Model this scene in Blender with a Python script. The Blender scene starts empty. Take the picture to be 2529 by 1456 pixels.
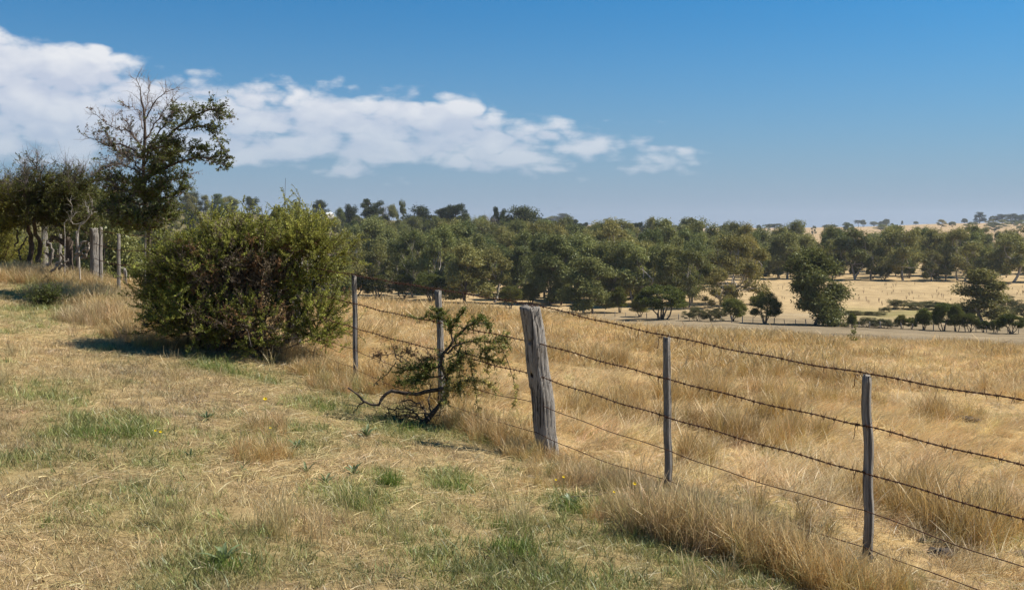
import bpy, math
import numpy as np
from mathutils import Vector

# ------------------------------------------------------------------ camera, sky, sun, exposure
SC = bpy.context.scene
COL = SC.collection
F = 2429.0            # focal length in units of a 2529 x 1456 frame
CX, HY = 1264.5, 560.0  # principal column, horizon row
EYE = 1.6

cam_d = bpy.data.cameras.new('camera')
cam_d.sensor_width = 36.0
cam_d.lens = 36.0 * F / 2529.0
cam_d.shift_y = (HY - 728.0) / 2529.0
cam_d.clip_start = 0.05
cam_d.clip_end = 30000
cam = bpy.data.objects.new('camera', cam_d)
cam.location = (0, 0, EYE)
cam.rotation_euler = (math.radians(90), 0, 0)
COL.objects.link(cam)
SC.camera = cam

SUN_EL = math.radians(50)
SUN_AZ = math.radians(76)          # from +Y towards +X
SKY_STRENGTH = 0.0545
EXPO = 0.65
SUN_STRENGTH = 5.0
SC.view_settings.view_transform = 'Standard'
SC.view_settings.look = 'None'
SC.view_settings.gamma = 1.0
SC.view_settings.exposure = EXPO
SC.view_settings.use_curve_mapping = False
SC.render.engine = 'CYCLES'
SC.cycles.max_bounces = 5
SC.cycles.diffuse_bounces = 3
SC.cycles.transmission_bounces = 3
SC.cycles.glossy_bounces = 1
SC.cycles.volume_bounces = 0
SC.cycles.transparent_max_bounces = 4
SC.cycles.use_denoising = True
SC.cycles.denoiser = 'OPENIMAGEDENOISE'
SC.cycles.denoising_prefilter = 'ACCURATE'
SC.cycles.caustics_reflective = False
SC.cycles.caustics_refractive = False
SC.cycles.sample_clamp_indirect = 4.0

sdir = Vector((math.sin(SUN_AZ) * math.cos(SUN_EL), math.cos(SUN_AZ) * math.cos(SUN_EL), math.sin(SUN_EL)))
sun_d = bpy.data.lights.new('sun', 'SUN')
sun_d.energy = SUN_STRENGTH
sun_d.angle = math.radians(0.53)
sun_d.color = (1.0, 0.94, 0.84)
sun = bpy.data.objects.new('sun', sun_d)
sun.rotation_euler = (-sdir).to_track_quat('-Z', 'Y').to_euler()
sun.location = (0, 0, 60)
COL.objects.link(sun)


class NT:
    """tiny helper for building node trees"""
    def __init__(s, tree):
        s.t = tree
        s.n = tree.nodes
        s.l = tree.links

    def node(s, typ, **kw):
        nd = s.n.new(typ)
        for k, v in kw.items():
            setattr(nd, k, v)
        return nd

    def link(s, a, b):
        s.l.new(a, b)

    def put(s, sock, v):
        if isinstance(v, bpy.types.NodeSocket):
            s.l.new(v, sock)
        else:
            sock.default_value = v

    def math(s, op, a, b=0.0, c=0.0, clamp=False):
        nd = s.n.new('ShaderNodeMath')
        nd.operation = op
        nd.use_clamp = clamp
        s.put(nd.inputs[0], a)
        s.put(nd.inputs[1], b)
        s.put(nd.inputs[2], c)
        return nd.outputs[0]

    def mrange(s, v, a, b, c=0.0, d=1.0, smooth=False):
        nd = s.n.new('ShaderNodeMapRange')
        if smooth:
            nd.interpolation_type = 'SMOOTHSTEP'
        s.put(nd.inputs[0], v)
        s.put(nd.inputs[1], a)
        s.put(nd.inputs[2], b)
        s.put(nd.inputs[3], c)
        s.put(nd.inputs[4], d)
        return nd.outputs[0]

    def mix(s, f, a, b, blend='MIX'):
        nd = s.n.new('ShaderNodeMix')
        nd.data_type = 'RGBA'
        nd.blend_type = blend
        s.put(nd.inputs[0], f)
        for i, v in ((6, a), (7, b)):
            if not isinstance(v, bpy.types.NodeSocket) and len(v) == 3:
                v = (*v, 1.0)
            s.put(nd.inputs[i], v)
        return nd.outputs[2]

    def noise(s, vec, scale, detail=4.0, rough=0.55, dist=0.0):
        nd = s.n.new('ShaderNodeTexNoise')
        s.put(nd.inputs['Vector'], vec)
        nd.inputs['Scale'].default_value = scale
        nd.inputs['Detail'].default_value = detail
        nd.inputs['Roughness'].default_value = rough
        nd.inputs['Distortion'].default_value = dist
        return nd.outputs[0]

    def comb(s, x, y, z):
        nd = s.n.new('ShaderNodeCombineXYZ')
        s.put(nd.inputs[0], x)
        s.put(nd.inputs[1], y)
        s.put(nd.inputs[2], z)
        return nd.outputs[0]


world = bpy.data.worlds.new('World')
SC.world = world
world.use_nodes = True
w = NT(world.node_tree)
w.n.clear()
wout = w.node('ShaderNodeOutputWorld')
bg = w.node('ShaderNodeBackground')
bg.inputs[1].default_value = SKY_STRENGTH
w.link(bg.outputs[0], wout.inputs[0])
sky = w.node('ShaderNodeTexSky', sky_type='NISHITA', sun_disc=False)
sky.sun_elevation = SUN_EL
sky.sun_rotation = SUN_AZ
sky.altitude = 100
sky.air_density = 1.0
sky.dust_density = 0.6
sky.ozone_density = 3.0
# polarised, saturated summer sky: one even grade over the whole dome, paler towards the horizon all round
tc = w.node('ShaderNodeTexCoord')
sep = w.node('ShaderNodeSeparateXYZ')
w.link(tc.outputs['Generated'], sep.inputs[0])
az = w.math('ARCTAN2', sep.outputs[0], sep.outputs[1])
el = w.math('ARCSINE', sep.outputs[2])
CL = 1.0 / (SKY_STRENGTH * 2 ** EXPO)
deep = w.mix(1.0, sky.outputs[0], (0.04, 0.78, 1.22), 'MULTIPLY')
hz = w.math('EXPONENT', w.math('MULTIPLY', w.math('POWER', w.math('DIVIDE', w.math('MAXIMUM', el, 0.0), 0.142), 1.45), -1.0))
clear = w.mix(hz, deep, (0.330 * CL, 0.412 * CL, 0.53 * CL))
# a bank of cumulus: its top falls from left to right and dies out past the middle of the view
cv = w.comb(az, w.math('MULTIPLY', el, 1.7), 0.37)
off = w.node('ShaderNodeVectorMath', operation='ADD')
w.link(cv, off.inputs[0])
off.inputs[1].default_value = (0.012, 0.028, 0.0)
big = w.noise(cv, 5.0, 1.0, 0.5)


def billow(vec):
    """cumulus bulges with creases between them"""
    f1 = w.math('ABSOLUTE', w.math('MULTIPLY_ADD', w.noise(vec, 13.0, 0.0), 2.0, -1.0))
    f2 = w.math('ABSOLUTE', w.math('MULTIPLY_ADD', w.noise(vec, 29.0, 1.0), 2.0, -1.0))
    f3 = w.noise(vec, 62.0, 3.0, 0.6)
    v_ = w.math('MULTIPLY_ADD', f1, 0.62, w.math('MULTIPLY', f2, 0.50))
    return w.math('MULTIPLY_ADD', f3, 0.34, v_)


b1, b2 = billow(cv), billow(off.outputs[0])
sv = w.comb(w.math('MULTIPLY', az, 0.8), w.math('MULTIPLY', el, 5.5), 0.9)
n3 = w.noise(sv, 11.0, 4.0, 0.55, 0.2)
top = w.mrange(az, -0.50, 0.235, 0.187, 0.084)
top = w.math('ADD', top, w.math('MULTIPLY', w.math('SUBTRACT', big, 0.5), 0.075))
below = w.math('SUBTRACT', top, el)                       # >0 inside
edge_t = w.mrange(below, -0.024, 0.022, -0.95, 0.44)
edge_b = w.mrange(el, 0.020, 0.085, -0.80, 0.42)
edge_r = w.mrange(az, 0.08, 0.30, 0.0, -0.75)
streak = w.math('MULTIPLY', w.math('SUBTRACT', n3, 0.5), w.mrange(el, 0.06, 0.17, 1.3, 0.5))
env = w.math('ADD', w.math('ADD', w.math('MINIMUM', edge_t, edge_b), edge_r), streak)
dens = w.math('ADD', w.math('MULTIPLY', w.math('SUBTRACT', b1, 0.36), 1.5), env)
alpha = w.mrange(dens, -0.14, 0.40, 0.0, 0.90, smooth=True)
alpha = w.math('MULTIPLY', alpha, w.mrange(el, 0.045, 0.13, 0.50, 1.0))
dd = w.math('SUBTRACT', b1, b2)
lit = w.mrange(dd, -0.26, 0.30, 0.10, 0.80)
lit = w.math('ADD', lit, w.mrange(below, 0.040, -0.010, 0.0, 0.50), clamp=True)
lit = w.math('MULTIPLY', lit, w.mrange(el, 0.04, 0.17, 0.66, 1.0))
ccol = w.mix(lit, (0.545 * CL, 0.60 * CL, 0.735 * CL), (0.90 * CL, 0.90 * CL, 0.915 * CL))
skyc = w.mix(alpha, clear, ccol)
w.link(skyc, bg.inputs[0])

# ------------------------------------------------------------------ numeric helpers
rng = np.random.default_rng(7)


def P(px, py, d):
    return np.array([(px - CX) / F * d, d, EYE + (HY - py) / F * d])


def nrm(v):
    return v / np.maximum(np.linalg.norm(v, axis=-1, keepdims=True), 1e-9)


def _h(ix, iy, seed):
    h = (ix.astype(np.int64) * 374761393 + iy.astype(np.int64) * 668265263 + seed * 974711) & 0x7fffffff
    h = ((h ^ (h >> 13)) * 1274126177) & 0x7fffffff
    return ((h ^ (h >> 16)) & 0xffff) / 65535.0


def vnoise(x, y, seed=0):
    x = np.asarray(x, float)
    y = np.asarray(y, float)
    ix, iy = np.floor(x), np.floor(y)
    fx, fy = x - ix, y - iy
    fx, fy = fx * fx * (3 - 2 * fx), fy * fy * (3 - 2 * fy)
    a, b = _h(ix, iy, seed), _h(ix + 1, iy, seed)
    c, d = _h(ix, iy + 1, seed), _h(ix + 1, iy + 1, seed)
    return (a * (1 - fx) + b * fx) * (1 - fy) + (c * (1 - fx) + d * fx) * fy


def fbm(x, y, seed=0, o=4):
    s, a, t = 0, 0.5, 0
    for i in range(o):
        s = s + a * vnoise(x * 2 ** i, y * 2 ** i, seed + i * 17)
        t += a
        a *= 0.5
    return s / t


# ------------------------------------------------------------------ terrain
PROF = {
    -900: [(1, -1.6), (6, -1.3), (12, -1.0), (20, -.6), (30, -1.0), (60, -4), (150, -14), (300, -12), (500, 0), (800, 22), (1200, 30), (2500, 20), (9000, 0)],
    0: [(1, -1.6), (4.3, -1.6), (9, -1.43), (14, -1.27), (18, -1.05), (21, -.95), (25, -1.05), (40, -2.8), (80, -8), (150, -14), (250, -15), (420, -8), (600, 4), (800, 18), (1000, 26), (1500, 20), (9000, 0)],
    293: [(1, -1.6), (4.3, -1.6), (9, -1.52), (12, -1.46), (15, -1.38), (18.7, -1.24), (24, -1.35), (40, -3.2), (80, -8.5), (150, -15), (280, -15), (450, -8), (650, 4), (850, 17), (1050, 24), (1500, 18), (9000, 0)],
    550: [(1, -1.6), (4.3, -1.62), (9, -1.6), (12, -1.54), (14.6, -1.45), (20, -1.48), (30, -1.95), (60, -6), (120, -14), (194, -19), (400, -17), (600, -6), (800, 8), (1000, 15), (1500, 12), (9000, 0)],
    875: [(1, -1.6), (4.3, -1.66), (8, -1.76), (11.4, -1.80), (16, -1.80), (25, -1.94), (34, -2.6), (60, -6.2), (120, -14), (194, -20.5), (500, -19.5), (620, -13), (760, -4), (950, 10), (1500, 8), (9000, 0)],
    1264: [(1, -1.6), (4.3, -1.7), (6, -1.85), (9, -2.02), (14, -2.10), (25, -2.24), (34, -2.95), (60, -6.8), (120, -14.4), (194, -21), (500, -20), (620, -13), (760, -6), (950, -2), (1500, -7), (2300, 4), (3000, 5), (9000, 0)],
    1450: [(1, -1.6), (4.3, -1.74), (6.5, -1.9), (12, -2.16), (25, -2.5), (34, -3.25), (60, -6.6), (120, -13.5), (194, -20), (250, -21.5), (500, -20), (900, -16), (1500, -8), (2300, 5), (3200, 8), (4500, 6), (9000, 0)],
    1700: [(1, -1.6), (4.3, -1.8), (7.3, -1.97), (12, -2.25), (25, -2.8), (34, -3.6), (60, -6.2), (120, -12), (200, -19.2), (240, -21), (500, -20), (900, -20), (1500, -17), (3000, -9), (9000, -6)],
    2140: [(1, -1.6), (4.3, -1.9), (6.14, -2.1), (12, -2.42), (25, -3.0), (34, -3.9), (60, -6.55), (120, -12.6), (185, -19.2), (230, -21), (374, -20), (600, -20), (900, -18), (1400, -9), (2000, -1.5), (2600, 0), (9000, 0)],
    2360: [(1, -1.6), (4.3, -1.95), (5.6, -2.12), (12, -2.47), (25, -3.06), (34, -4.0), (60, -6.8), (120, -13), (182, -19.6), (230, -21), (374, -20), (600, -20), (900, -18), (1300, -9), (1700, 2), (2100, 10.5), (2600, 7), (9000, 0)],
    2529: [(1, -1.6), (4.3, -2.0), (5.2, -2.14), (12, -2.5), (25, -3.12), (34, -4.1), (60, -7.0), (120, -13.2), (178, -19.5), (230, -21), (374, -20.5), (600, -20), (900, -18), (1250, -10), (1600, 0), (2100, 9), (2600, 8), (9000, 0)],
    3400: [(1, -1.6), (4.3, -2.1), (6, -2.3), (12, -2.6), (25, -3.3), (60, -7.6), (120, -13.6), (178, -19.5), (374, -20.5), (900, -18), (1250, -12), (1600, -2), (2100, 9), (2600, 9), (9000, 0)],
}
_pxs = sorted(PROF)
_pa = np.array([math.atan((p - CX) / F) for p in _pxs])
LR = np.linspace(math.log(1.0), math.log(9000), 620)
_tab = []
for p, a in zip(_pxs, _pa):
    k = np.array(PROF[p])
    _tab.append(np.interp(LR, np.log(k[:, 0] / math.cos(a)), k[:, 1] / 1.0))
_tab = np.array(_tab)
AZ = np.linspace(_pa[0], _pa[-1], 260)
TAB = np.array([np.interp(AZ, _pa, _tab[:, j]) for j in range(len(LR))]).T


def _smooth(T, axis, s):
    r = int(3 * s)
    k = np.exp(-0.5 * (np.arange(-r, r + 1) / s) ** 2)
    k /= k.sum()
    pad = [(0, 0), (0, 0)]
    pad[axis] = (r, r)
    Q = np.pad(T, pad, mode='edge')
    return np.apply_along_axis(lambda m: np.convolve(m, k, mode='valid'), axis, Q)


TAB = _smooth(_smooth(TAB, 1, 4.0), 0, 5.0)


def gz(x, y):
    """ground height"""
    x = np.asarray(x, float)
    y = np.asarray(y, float)
    r = np.clip(np.hypot(x, y), 1.0, 8990)
    a = np.clip(np.arctan2(x, y), AZ[0] + 1e-6, AZ[-1] - 1e-6)
    fa = (a - AZ[0]) / (AZ[1] - AZ[0])
    fr = (np.log(r) - LR[0]) / (LR[1] - LR[0])
    ia = np.clip(fa.astype(int), 0, len(AZ) - 2)
    ir = np.clip(fr.astype(int), 0, len(LR) - 2)
    ta, tr = fa - ia, fr - ir
    z = (TAB[ia, ir] * (1 - ta) + TAB[ia + 1, ir] * ta) * (1 - tr) + (TAB[ia, ir + 1] * (1 - ta) + TAB[ia + 1, ir + 1] * ta) * tr
    near = np.clip((30 - r) / 18, 0, 1)
    z = z + near * (0.07 * (fbm(x * 0.9, y * 0.9, 3) - 0.5) + 0.05 * (fbm(x * 3.1, y * 3.1, 5) - 0.5))
    z = z + np.clip((r - 40) / 200, 0, 1) * 0.9 * (fbm(x / 40, y / 40, 9) - 0.5)
    return EYE + z


def ground_at(px, py, dmin=3.0, dmax=60.0):
    """first point of the ground seen through a pixel"""
    d = np.exp(np.linspace(math.log(dmin), math.log(dmax), 900))
    X = (px - CX) / F * d
    zr = EYE + (HY - py) / F * d
    h = zr - gz(X, d)
    i = np.argmax(h < 0) if (h < 0).any() else len(d) - 1
    return np.array([X[i], d[i], gz(X[i], d[i])])


def depth_for(px, py, dmin=150.0, dmax=900.0):
    return ground_at(px, py, dmin, dmax)[1]


# ------------------------------------------------------------------ scene helpers
def mesh_np(name, V, quads=None, tris=None, mat=None, smooth=False, cols=None, vecs=None):
    me = bpy.data.meshes.new(name)
    V = np.ascontiguousarray(V, np.float32).reshape(-1, 3)
    parts, starts, tot = [], [], 0
    if quads is not None and len(quads):
        q = np.asarray(quads, np.int32).reshape(-1, 4)
        parts.append(q.ravel())
        starts.append(np.arange(len(q)) * 4)
        tot = len(q) * 4
    if tris is not None and len(tris):
        t = np.asarray(tris, np.int32).reshape(-1, 3)
        parts.append(t.ravel())
        starts.append(tot + np.arange(len(t)) * 3)
    li = np.concatenate(parts)
    st = np.concatenate(starts)
    me.vertices.add(len(V))
    me.vertices.foreach_set('co', V.ravel())
    me.loops.add(len(li))
    me.loops.foreach_set('vertex_index', li)
    me.polygons.add(len(st))
    me.polygons.foreach_set('loop_start', st.astype(np.int32))
    if smooth:
        me.polygons.foreach_set('use_smooth', np.ones(len(st), bool))
    if cols is not None:
        a = me.attributes.new('tint', 'FLOAT_COLOR', 'POINT')
        c = np.ones((len(V), 4), np.float32)
        c[:, :3] = cols
        a.data.foreach_set('color', c.ravel())
    if vecs is not None:
        a = me.attributes.new('bl', 'FLOAT_VECTOR', 'POINT')
        a.data.foreach_set('vector', np.ascontiguousarray(vecs, np.float32).ravel())
    if mat is not None:
        me.materials.append(mat)
    me.update(calc_edges=True)
    return me


def obj(name, data, parent=None, loc=None, label=None, cat=None, group=None, kind=None):
    o = bpy.data.objects.new(name, data)
    COL.objects.link(o)
    if parent is not None:
        o.parent = parent
    if loc is not None:
        o.location = loc
    if label:
        o['label'] = label
    if cat:
        o['category'] = cat
    if group:
        o['group'] = group
    if kind:
        o['kind'] = kind
    return o


def thing(name, label, cat, loc=(0, 0, 0), group=None):
    return obj(name, None, None, tuple(float(v) for v in loc), label, cat, group)


def tubes(pts, rad, s=5, cap=False):
    """batch of tubes: pts (B,N,3), rad (B,N)"""
    pts = np.asarray(pts, float)
    rad = np.asarray(rad, float)
    B, N, _ = pts.shape
    T = nrm(np.gradient(pts, axis=1))
    ref = np.zeros((B, 1, 3))
    mt = np.abs(T.mean(axis=1))
    ref[np.arange(B), 0, np.argmin(mt, axis=1)] = 1
    U = nrm(np.cross(T, np.broadcast_to(ref, T.shape)))
    W = np.cross(T, U)
    th = np.arange(s) * 2 * math.pi / s
    V = pts[:, :, None, :] + rad[:, :, None, None] * (U[:, :, None, :] * np.cos(th)[:, None] + W[:, :, None, :] * np.sin(th)[:, None])
    idx = np.arange(B * N * s).reshape(B, N, s)
    a = idx[:, :-1, :]
    b = idx[:, 1:, :]
    q = np.stack([a, np.roll(a, -1, 2), np.roll(b, -1, 2), b], -1).reshape(-1, 4)
    return V.reshape(-1, 3), q


def join(parts):
    """[(V, quads), ...] -> V, quads"""
    Vs, Qs, n = [], [], 0
    for V, q in parts:
        if len(V) == 0:
            continue
        Vs.append(V)
        Qs.append(np.asarray(q) + n)
        n += len(V)
    return np.concatenate(Vs), np.concatenate(Qs)


def catmull(pts, n):
    pts = np.asarray(pts, float)
    if len(pts) == 2:
        t = np.linspace(0, 1, n)[:, None]
        return pts[0] * (1 - t) + pts[1] * t
    p = np.vstack([2 * pts[0] - pts[1], pts, 2 * pts[-1] - pts[-2]])
    t = np.linspace(0, len(pts) - 1 - 1e-6, n)
    i = t.astype(int)
    f = (t - i)[:, None]
    a, b, c, d = p[i], p[i + 1], p[i + 2], p[i + 3]
    return 0.5 * (2 * b + (c - a) * f + (2 * a - 5 * b + 4 * c - d) * f ** 2 + (3 * b - a - 3 * c + d) * f ** 3)


def kites(pos, dr, L, W, side=None, rg=rng):
    """leaf kites: pos (n,3) base, dr (n,3) direction"""
    n = len(pos)
    dr = nrm(dr)
    if side is None:
        side = rg.normal(size=(n, 3))
    side = nrm(np.cross(dr, side))
    L = np.broadcast_to(np.asarray(L, float), n)[:, None]
    W = np.broadcast_to(np.asarray(W, float), n)[:, None]
    m = pos + dr * L * 0.45
    V = np.stack([pos, m + side * W * 0.5, pos + dr * L, m - side * W * 0.5], 1).reshape(-1, 3)
    return V, np.arange(n * 4).reshape(n, 4)


# ------------------------------------------------------------------ materials
def mat_new(name):
    m = bpy.data.materials.new(name)
    m.use_nodes = True
    t = NT(m.node_tree)
    t.n.clear()
    return m, t, t.node('ShaderNodeOutputMaterial')


def leafy_shader(t, out, color, trans=0.3, gloss=0.0, rough=0.45):
    d = t.node('ShaderNodeBsdfDiffuse')
    t.put(d.inputs[0], color)
    s = d.outputs[0]
    if trans > 0:
        tr = t.node('ShaderNodeBsdfTranslucent')
        t.put(tr.inputs[0], color)
        mx = t.node('ShaderNodeMixShader')
        mx.inputs[0].default_value = trans
        t.link(s, mx.inputs[1])
        t.link(tr.outputs[0], mx.inputs[2])
        s = mx.outputs[0]
    if gloss > 0:
        g = t.node('ShaderNodeBsdfGlossy')
        g.inputs['Roughness'].default_value = rough
        g.inputs[0].default_value = (0.9, 0.95, 1.0, 1)
        mx = t.node('ShaderNodeMixShader')
        mx.inputs[0].default_value = gloss
        t.link(s, mx.inputs[1])
        t.link(g.outputs[0], mx.inputs[2])
        s = mx.outputs[0]
    t.link(s, out.inputs[0])


def mat_leaf(name, c1, c2, tintvar=0.35, trans=0.25, gloss=0.03):
    """foliage of background trees: varies from tree to tree and leaf to leaf"""
    m, t, out = mat_new(name)
    oi = t.node('ShaderNodeObjectInfo')
    ge = t.node('ShaderNodeNewGeometry')
    c = t.mix(oi.outputs['Random'], c1, c2)
    r2 = t.math('FRACT', t.math('MULTIPLY', oi.outputs['Random'], 7.31))
    r3 = t.math('FRACT', t.math('MULTIPLY', oi.outputs['Random'], 23.7))
    c = t.mix(1.0, c, t.mix(r2, (0.55, 0.60, 0.56), (1.14, 1.12, 1.10)), 'MULTIPLY')
    c = t.mix(1.0, c, t.mix(r3, (0.95, 1.0, 1.02), (1.09, 1.0, 0.92)), 'MULTIPLY')
    v = t.mrange(ge.outputs['Random Per Island'], 0, 1, 1 - tintvar, 1 + tintvar)
    c = t.mix(1.0, c, t.comb(v, v, v), 'MULTIPLY')
    leafy_shader(t, out, c, trans, gloss)
    return m


def mat_tint(name, trans=0.3, gloss=0.0, var=0.3):
    m, t, out = mat_new(name)
    at = t.node('ShaderNodeAttribute', attribute_name='tint')
    ge = t.node('ShaderNodeNewGeometry')
    v = t.mrange(ge.outputs['Random Per Island'], 0, 1, 1 - var, 1 + var)
    c = t.mix(1.0, at.outputs['Color'], t.comb(v, v, v), 'MULTIPLY')
    leafy_shader(t, out, c, trans, gloss)
    return m


def mat_grass(name, trans=0.3):
    m, t, out = mat_new(name)
    at = t.node('ShaderNodeAttribute', attribute_name='col', attribute_type='INSTANCER')
    bl = t.node('ShaderNodeAttribute', attribute_name='bl')
    sp = t.node('ShaderNodeSeparateXYZ')
    t.link(bl.outputs['Vector'], sp.inputs[0])
    v = t.mrange(sp.outputs[0], 0, 1, 0.62, 1.32)
    c = t.mix(1.0, at.outputs['Color'], t.comb(v, v, v), 'MULTIPLY')
    pale = t.mix(1.0, (0.60, 0.46, 0.25), t.comb(v, v, v), 'MULTIPLY')
    c = t.mix(t.math('MULTIPLY', sp.outputs[2], 0.6), c, pale)
    leafy_shader(t, out, c, trans, 0.03, 0.5)
    return m


def mat_rough(name, c1, c2, scale=8.0, stretch=(1, 1, 1), bump=0.3, rough=0.85, c3=None):
    m, t, out = mat_new(name)
    tcn = t.node('ShaderNodeTexCoord')
    mp = t.node('ShaderNodeMapping')
    mp.inputs['Scale'].default_value = stretch
    t.link(tcn.outputs['Object'], mp.inputs[0])
    n = t.noise(mp.outputs[0], scale, 6.0, 0.65)
    f = t.mrange(n, 0.32, 0.68)
    c = t.mix(f, c1, c2)
    if c3 is not None:
        n3 = t.noise(tcn.outputs['Object'], scale * 0.23, 3.0)
        c = t.mix(t.mrange(n3, 0.5, 0.68), c, c3)
    b = t.node('ShaderNodeBsdfPrincipled')
    t.put(b.inputs['Base Color'], c)
    b.inputs['Roughness'].default_value = rough
    b.inputs['Specular IOR Level'].default_value = 0.2
    bp = t.node('ShaderNodeBump')
    bp.inputs['Strength'].default_value = bump
    bp.inputs['Distance'].default_value = 0.01
    t.link(n, bp.inputs['Height'])
    t.link(bp.outputs[0], b.inputs['Normal'])
    t.link(b.outputs[0], out.inputs[0])
    return m


M_POST, t, out = mat_new('split_weathered_timber')
tcn = t.node('ShaderNodeTexCoord')
mp = t.node('ShaderNodeMapping')
mp.inputs['Scale'].default_value = (1, 1, 0.028)
t.link(tcn.outputs['Object'], mp.inputs[0])
nf = t.noise(mp.outputs[0], 150.0, 5.0, 0.7)
ng_ = t.noise(mp.outputs[0], 46.0, 4.0, 0.6)
nl = t.noise(tcn.outputs['Object'], 7.0, 4.0, 0.6)
c = t.mix(t.mrange(nf, 0.30, 0.70), (0.12, 0.104, 0.09), (0.46, 0.42, 0.37))
c = t.mix(t.mrange(nl, 0.52, 0.78), c, t.mix(t.mrange(nf, 0.3, 0.7), (0.10, 0.082, 0.066), (0.32, 0.27, 0.22)))
crk = t.mrange(ng_, 0.565, 0.625, 0.0, 1.0)
c = t.mix(t.math('MULTIPLY', crk, 0.88), c, (0.022, 0.018, 0.015))
b = t.node('ShaderNodeBsdfDiffuse')
t.put(b.inputs[0], c)
bp = t.node('ShaderNodeBump')
bp.inputs['Strength'].default_value = 1.0
bp.inputs['Distance'].default_value = 0.012
t.link(t.math('SUBTRACT', nf, t.math('MULTIPLY', crk, 0.9)), bp.inputs['Height'])
t.link(bp.outputs[0], b.inputs['Normal'])
t.link(b.outputs[0], out.inputs[0])
M_RUST = mat_rough('rusty_wire', (0.045, 0.022, 0.014), (0.12, 0.055, 0.032), 60.0, (1, 1, 1), 0.2, 0.8)
M_BARK = mat_rough('dark_rough_bark', (0.035, 0.026, 0.02), (0.16, 0.12, 0.09), 18.0, (1, 1, 0.25), 0.8, 0.95)
M_TWIG = mat_rough('grey_dry_twig', (0.16, 0.125, 0.11), (0.34, 0.28, 0.25), 20.0, (1, 1, 1), 0.2, 0.9)
M_DEAD = mat_rough('bleached_dead_wood', (0.30, 0.26, 0.21), (0.56, 0.50, 0.43), 24.0, (1, 1, 0.3), 0.5, 0.9)
M_GUMBARK = mat_rough('pale_gum_bark', (0.16, 0.12, 0.09), (0.55, 0.49, 0.41), 1.3, (1, 1, 0.4), 0.2, 0.85)
M_DKBARK = mat_rough('brown_gum_bark', (0.07, 0.055, 0.04), (0.22, 0.17, 0.13), 2.0, (1, 1, 0.3), 0.3, 0.9)
M_CLOD = mat_rough('dark_soil', (0.04, 0.032, 0.026), (0.15, 0.12, 0.095), 30.0, (1, 1, 1), 0.8, 0.95)
M_GUM = mat_leaf('gum_leaves', (0.290, 0.255, 0.082), (0.205, 0.225, 0.074), 0.4, 0.28, 0.012)
M_LONE = mat_leaf('dark_gum_leaves', (0.165, 0.155, 0.045), (0.165, 0.160, 0.045), 0.4, 0.24, 0.01)
M_DOME = mat_leaf('dark_shrub_leaves', (0.125, 0.140, 0.028), (0.165, 0.165, 0.037), 0.35, 0.30, 0.01)
M_PINE = mat_leaf('pine_needles', (0.075, 0.088, 0.030), (0.095, 0.102, 0.034), 0.35, 0.2, 0.01)
M_BRAM = mat_leaf('bramble_leaves', (0.125, 0.120, 0.050), (0.155, 0.145, 0.062), 0.4, 0.25, 0.01)
M_TINT = mat_tint('shrub_leaves', 0.28, 0.012, 0.2)
M_GRASS = mat_grass('grass_blades', 0.30)

# ground
M_GROUND, t, out = mat_new('dry_pasture_ground')
at = t.node('ShaderNodeAttribute', attribute_name='tint')
geo = t.node('ShaderNodeNewGeometry')
nA = t.noise(geo.outputs['Position'], 9.0, 8.0, 0.7)
mpz = t.node('ShaderNodeMapping')
mpz.inputs['Scale'].default_value = (1, 1, 0.2)
t.link(geo.outputs['Position'], mpz.inputs[0])
nB = t.noise(mpz.outputs[0], 0.22, 8.0, 0.62)
nC = t.noise(mpz.outputs[0], 0.028, 6.0, 0.6)
c = t.mix(1.0, at.outputs['Color'], t.mix(t.mrange(nB, 0.3, 0.7), (0.72, 0.70, 0.66), (1.25, 1.22, 1.15)), 'MULTIPLY')
c = t.mix(1.0, c, t.mix(t.mrange(nA, 0.3, 0.7), (0.62, 0.58, 0.52), (1.30, 1.28, 1.25)), 'MULTIPLY')
c = t.mix(1.0, c, t.mix(t.mrange(nC, 0.35, 0.65), (0.86, 0.84, 0.80), (1.14, 1.10, 1.02)), 'MULTIPLY')
bs = t.node('ShaderNodeBsdfDiffuse')
t.link(c, bs.inputs[0])
bp = t.node('ShaderNodeBump')
bp.inputs['Strength'].default_value = 0.6
bp.inputs['Distance'].default_value = 0.05
t.link(nA, bp.inputs['Height'])
t.link(bp.outputs[0], bs.inputs['Normal'])
t.link(bs.outputs[0], out.inputs[0])

# fence line in plan
FA = np.array([(2140 - CX) / F * 6.14, 6.14])


def fence_d(px):
    return 6.14 / (1 - 0.000364 * (2140 - px))


_fb = np.array([(300 - CX) / F * fence_d(300), fence_d(300)])
FU = (_fb - FA) / np.linalg.norm(_fb - FA)
FN = np.array([FU[1], -FU[0]])
if FN[0] < 0:
    FN = -FN


def fside(x, y):
    """>0 on the paddock side of the near fence"""
    return (x - FA[0]) * FN[0] + (y - FA[1]) * FN[1]


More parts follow.
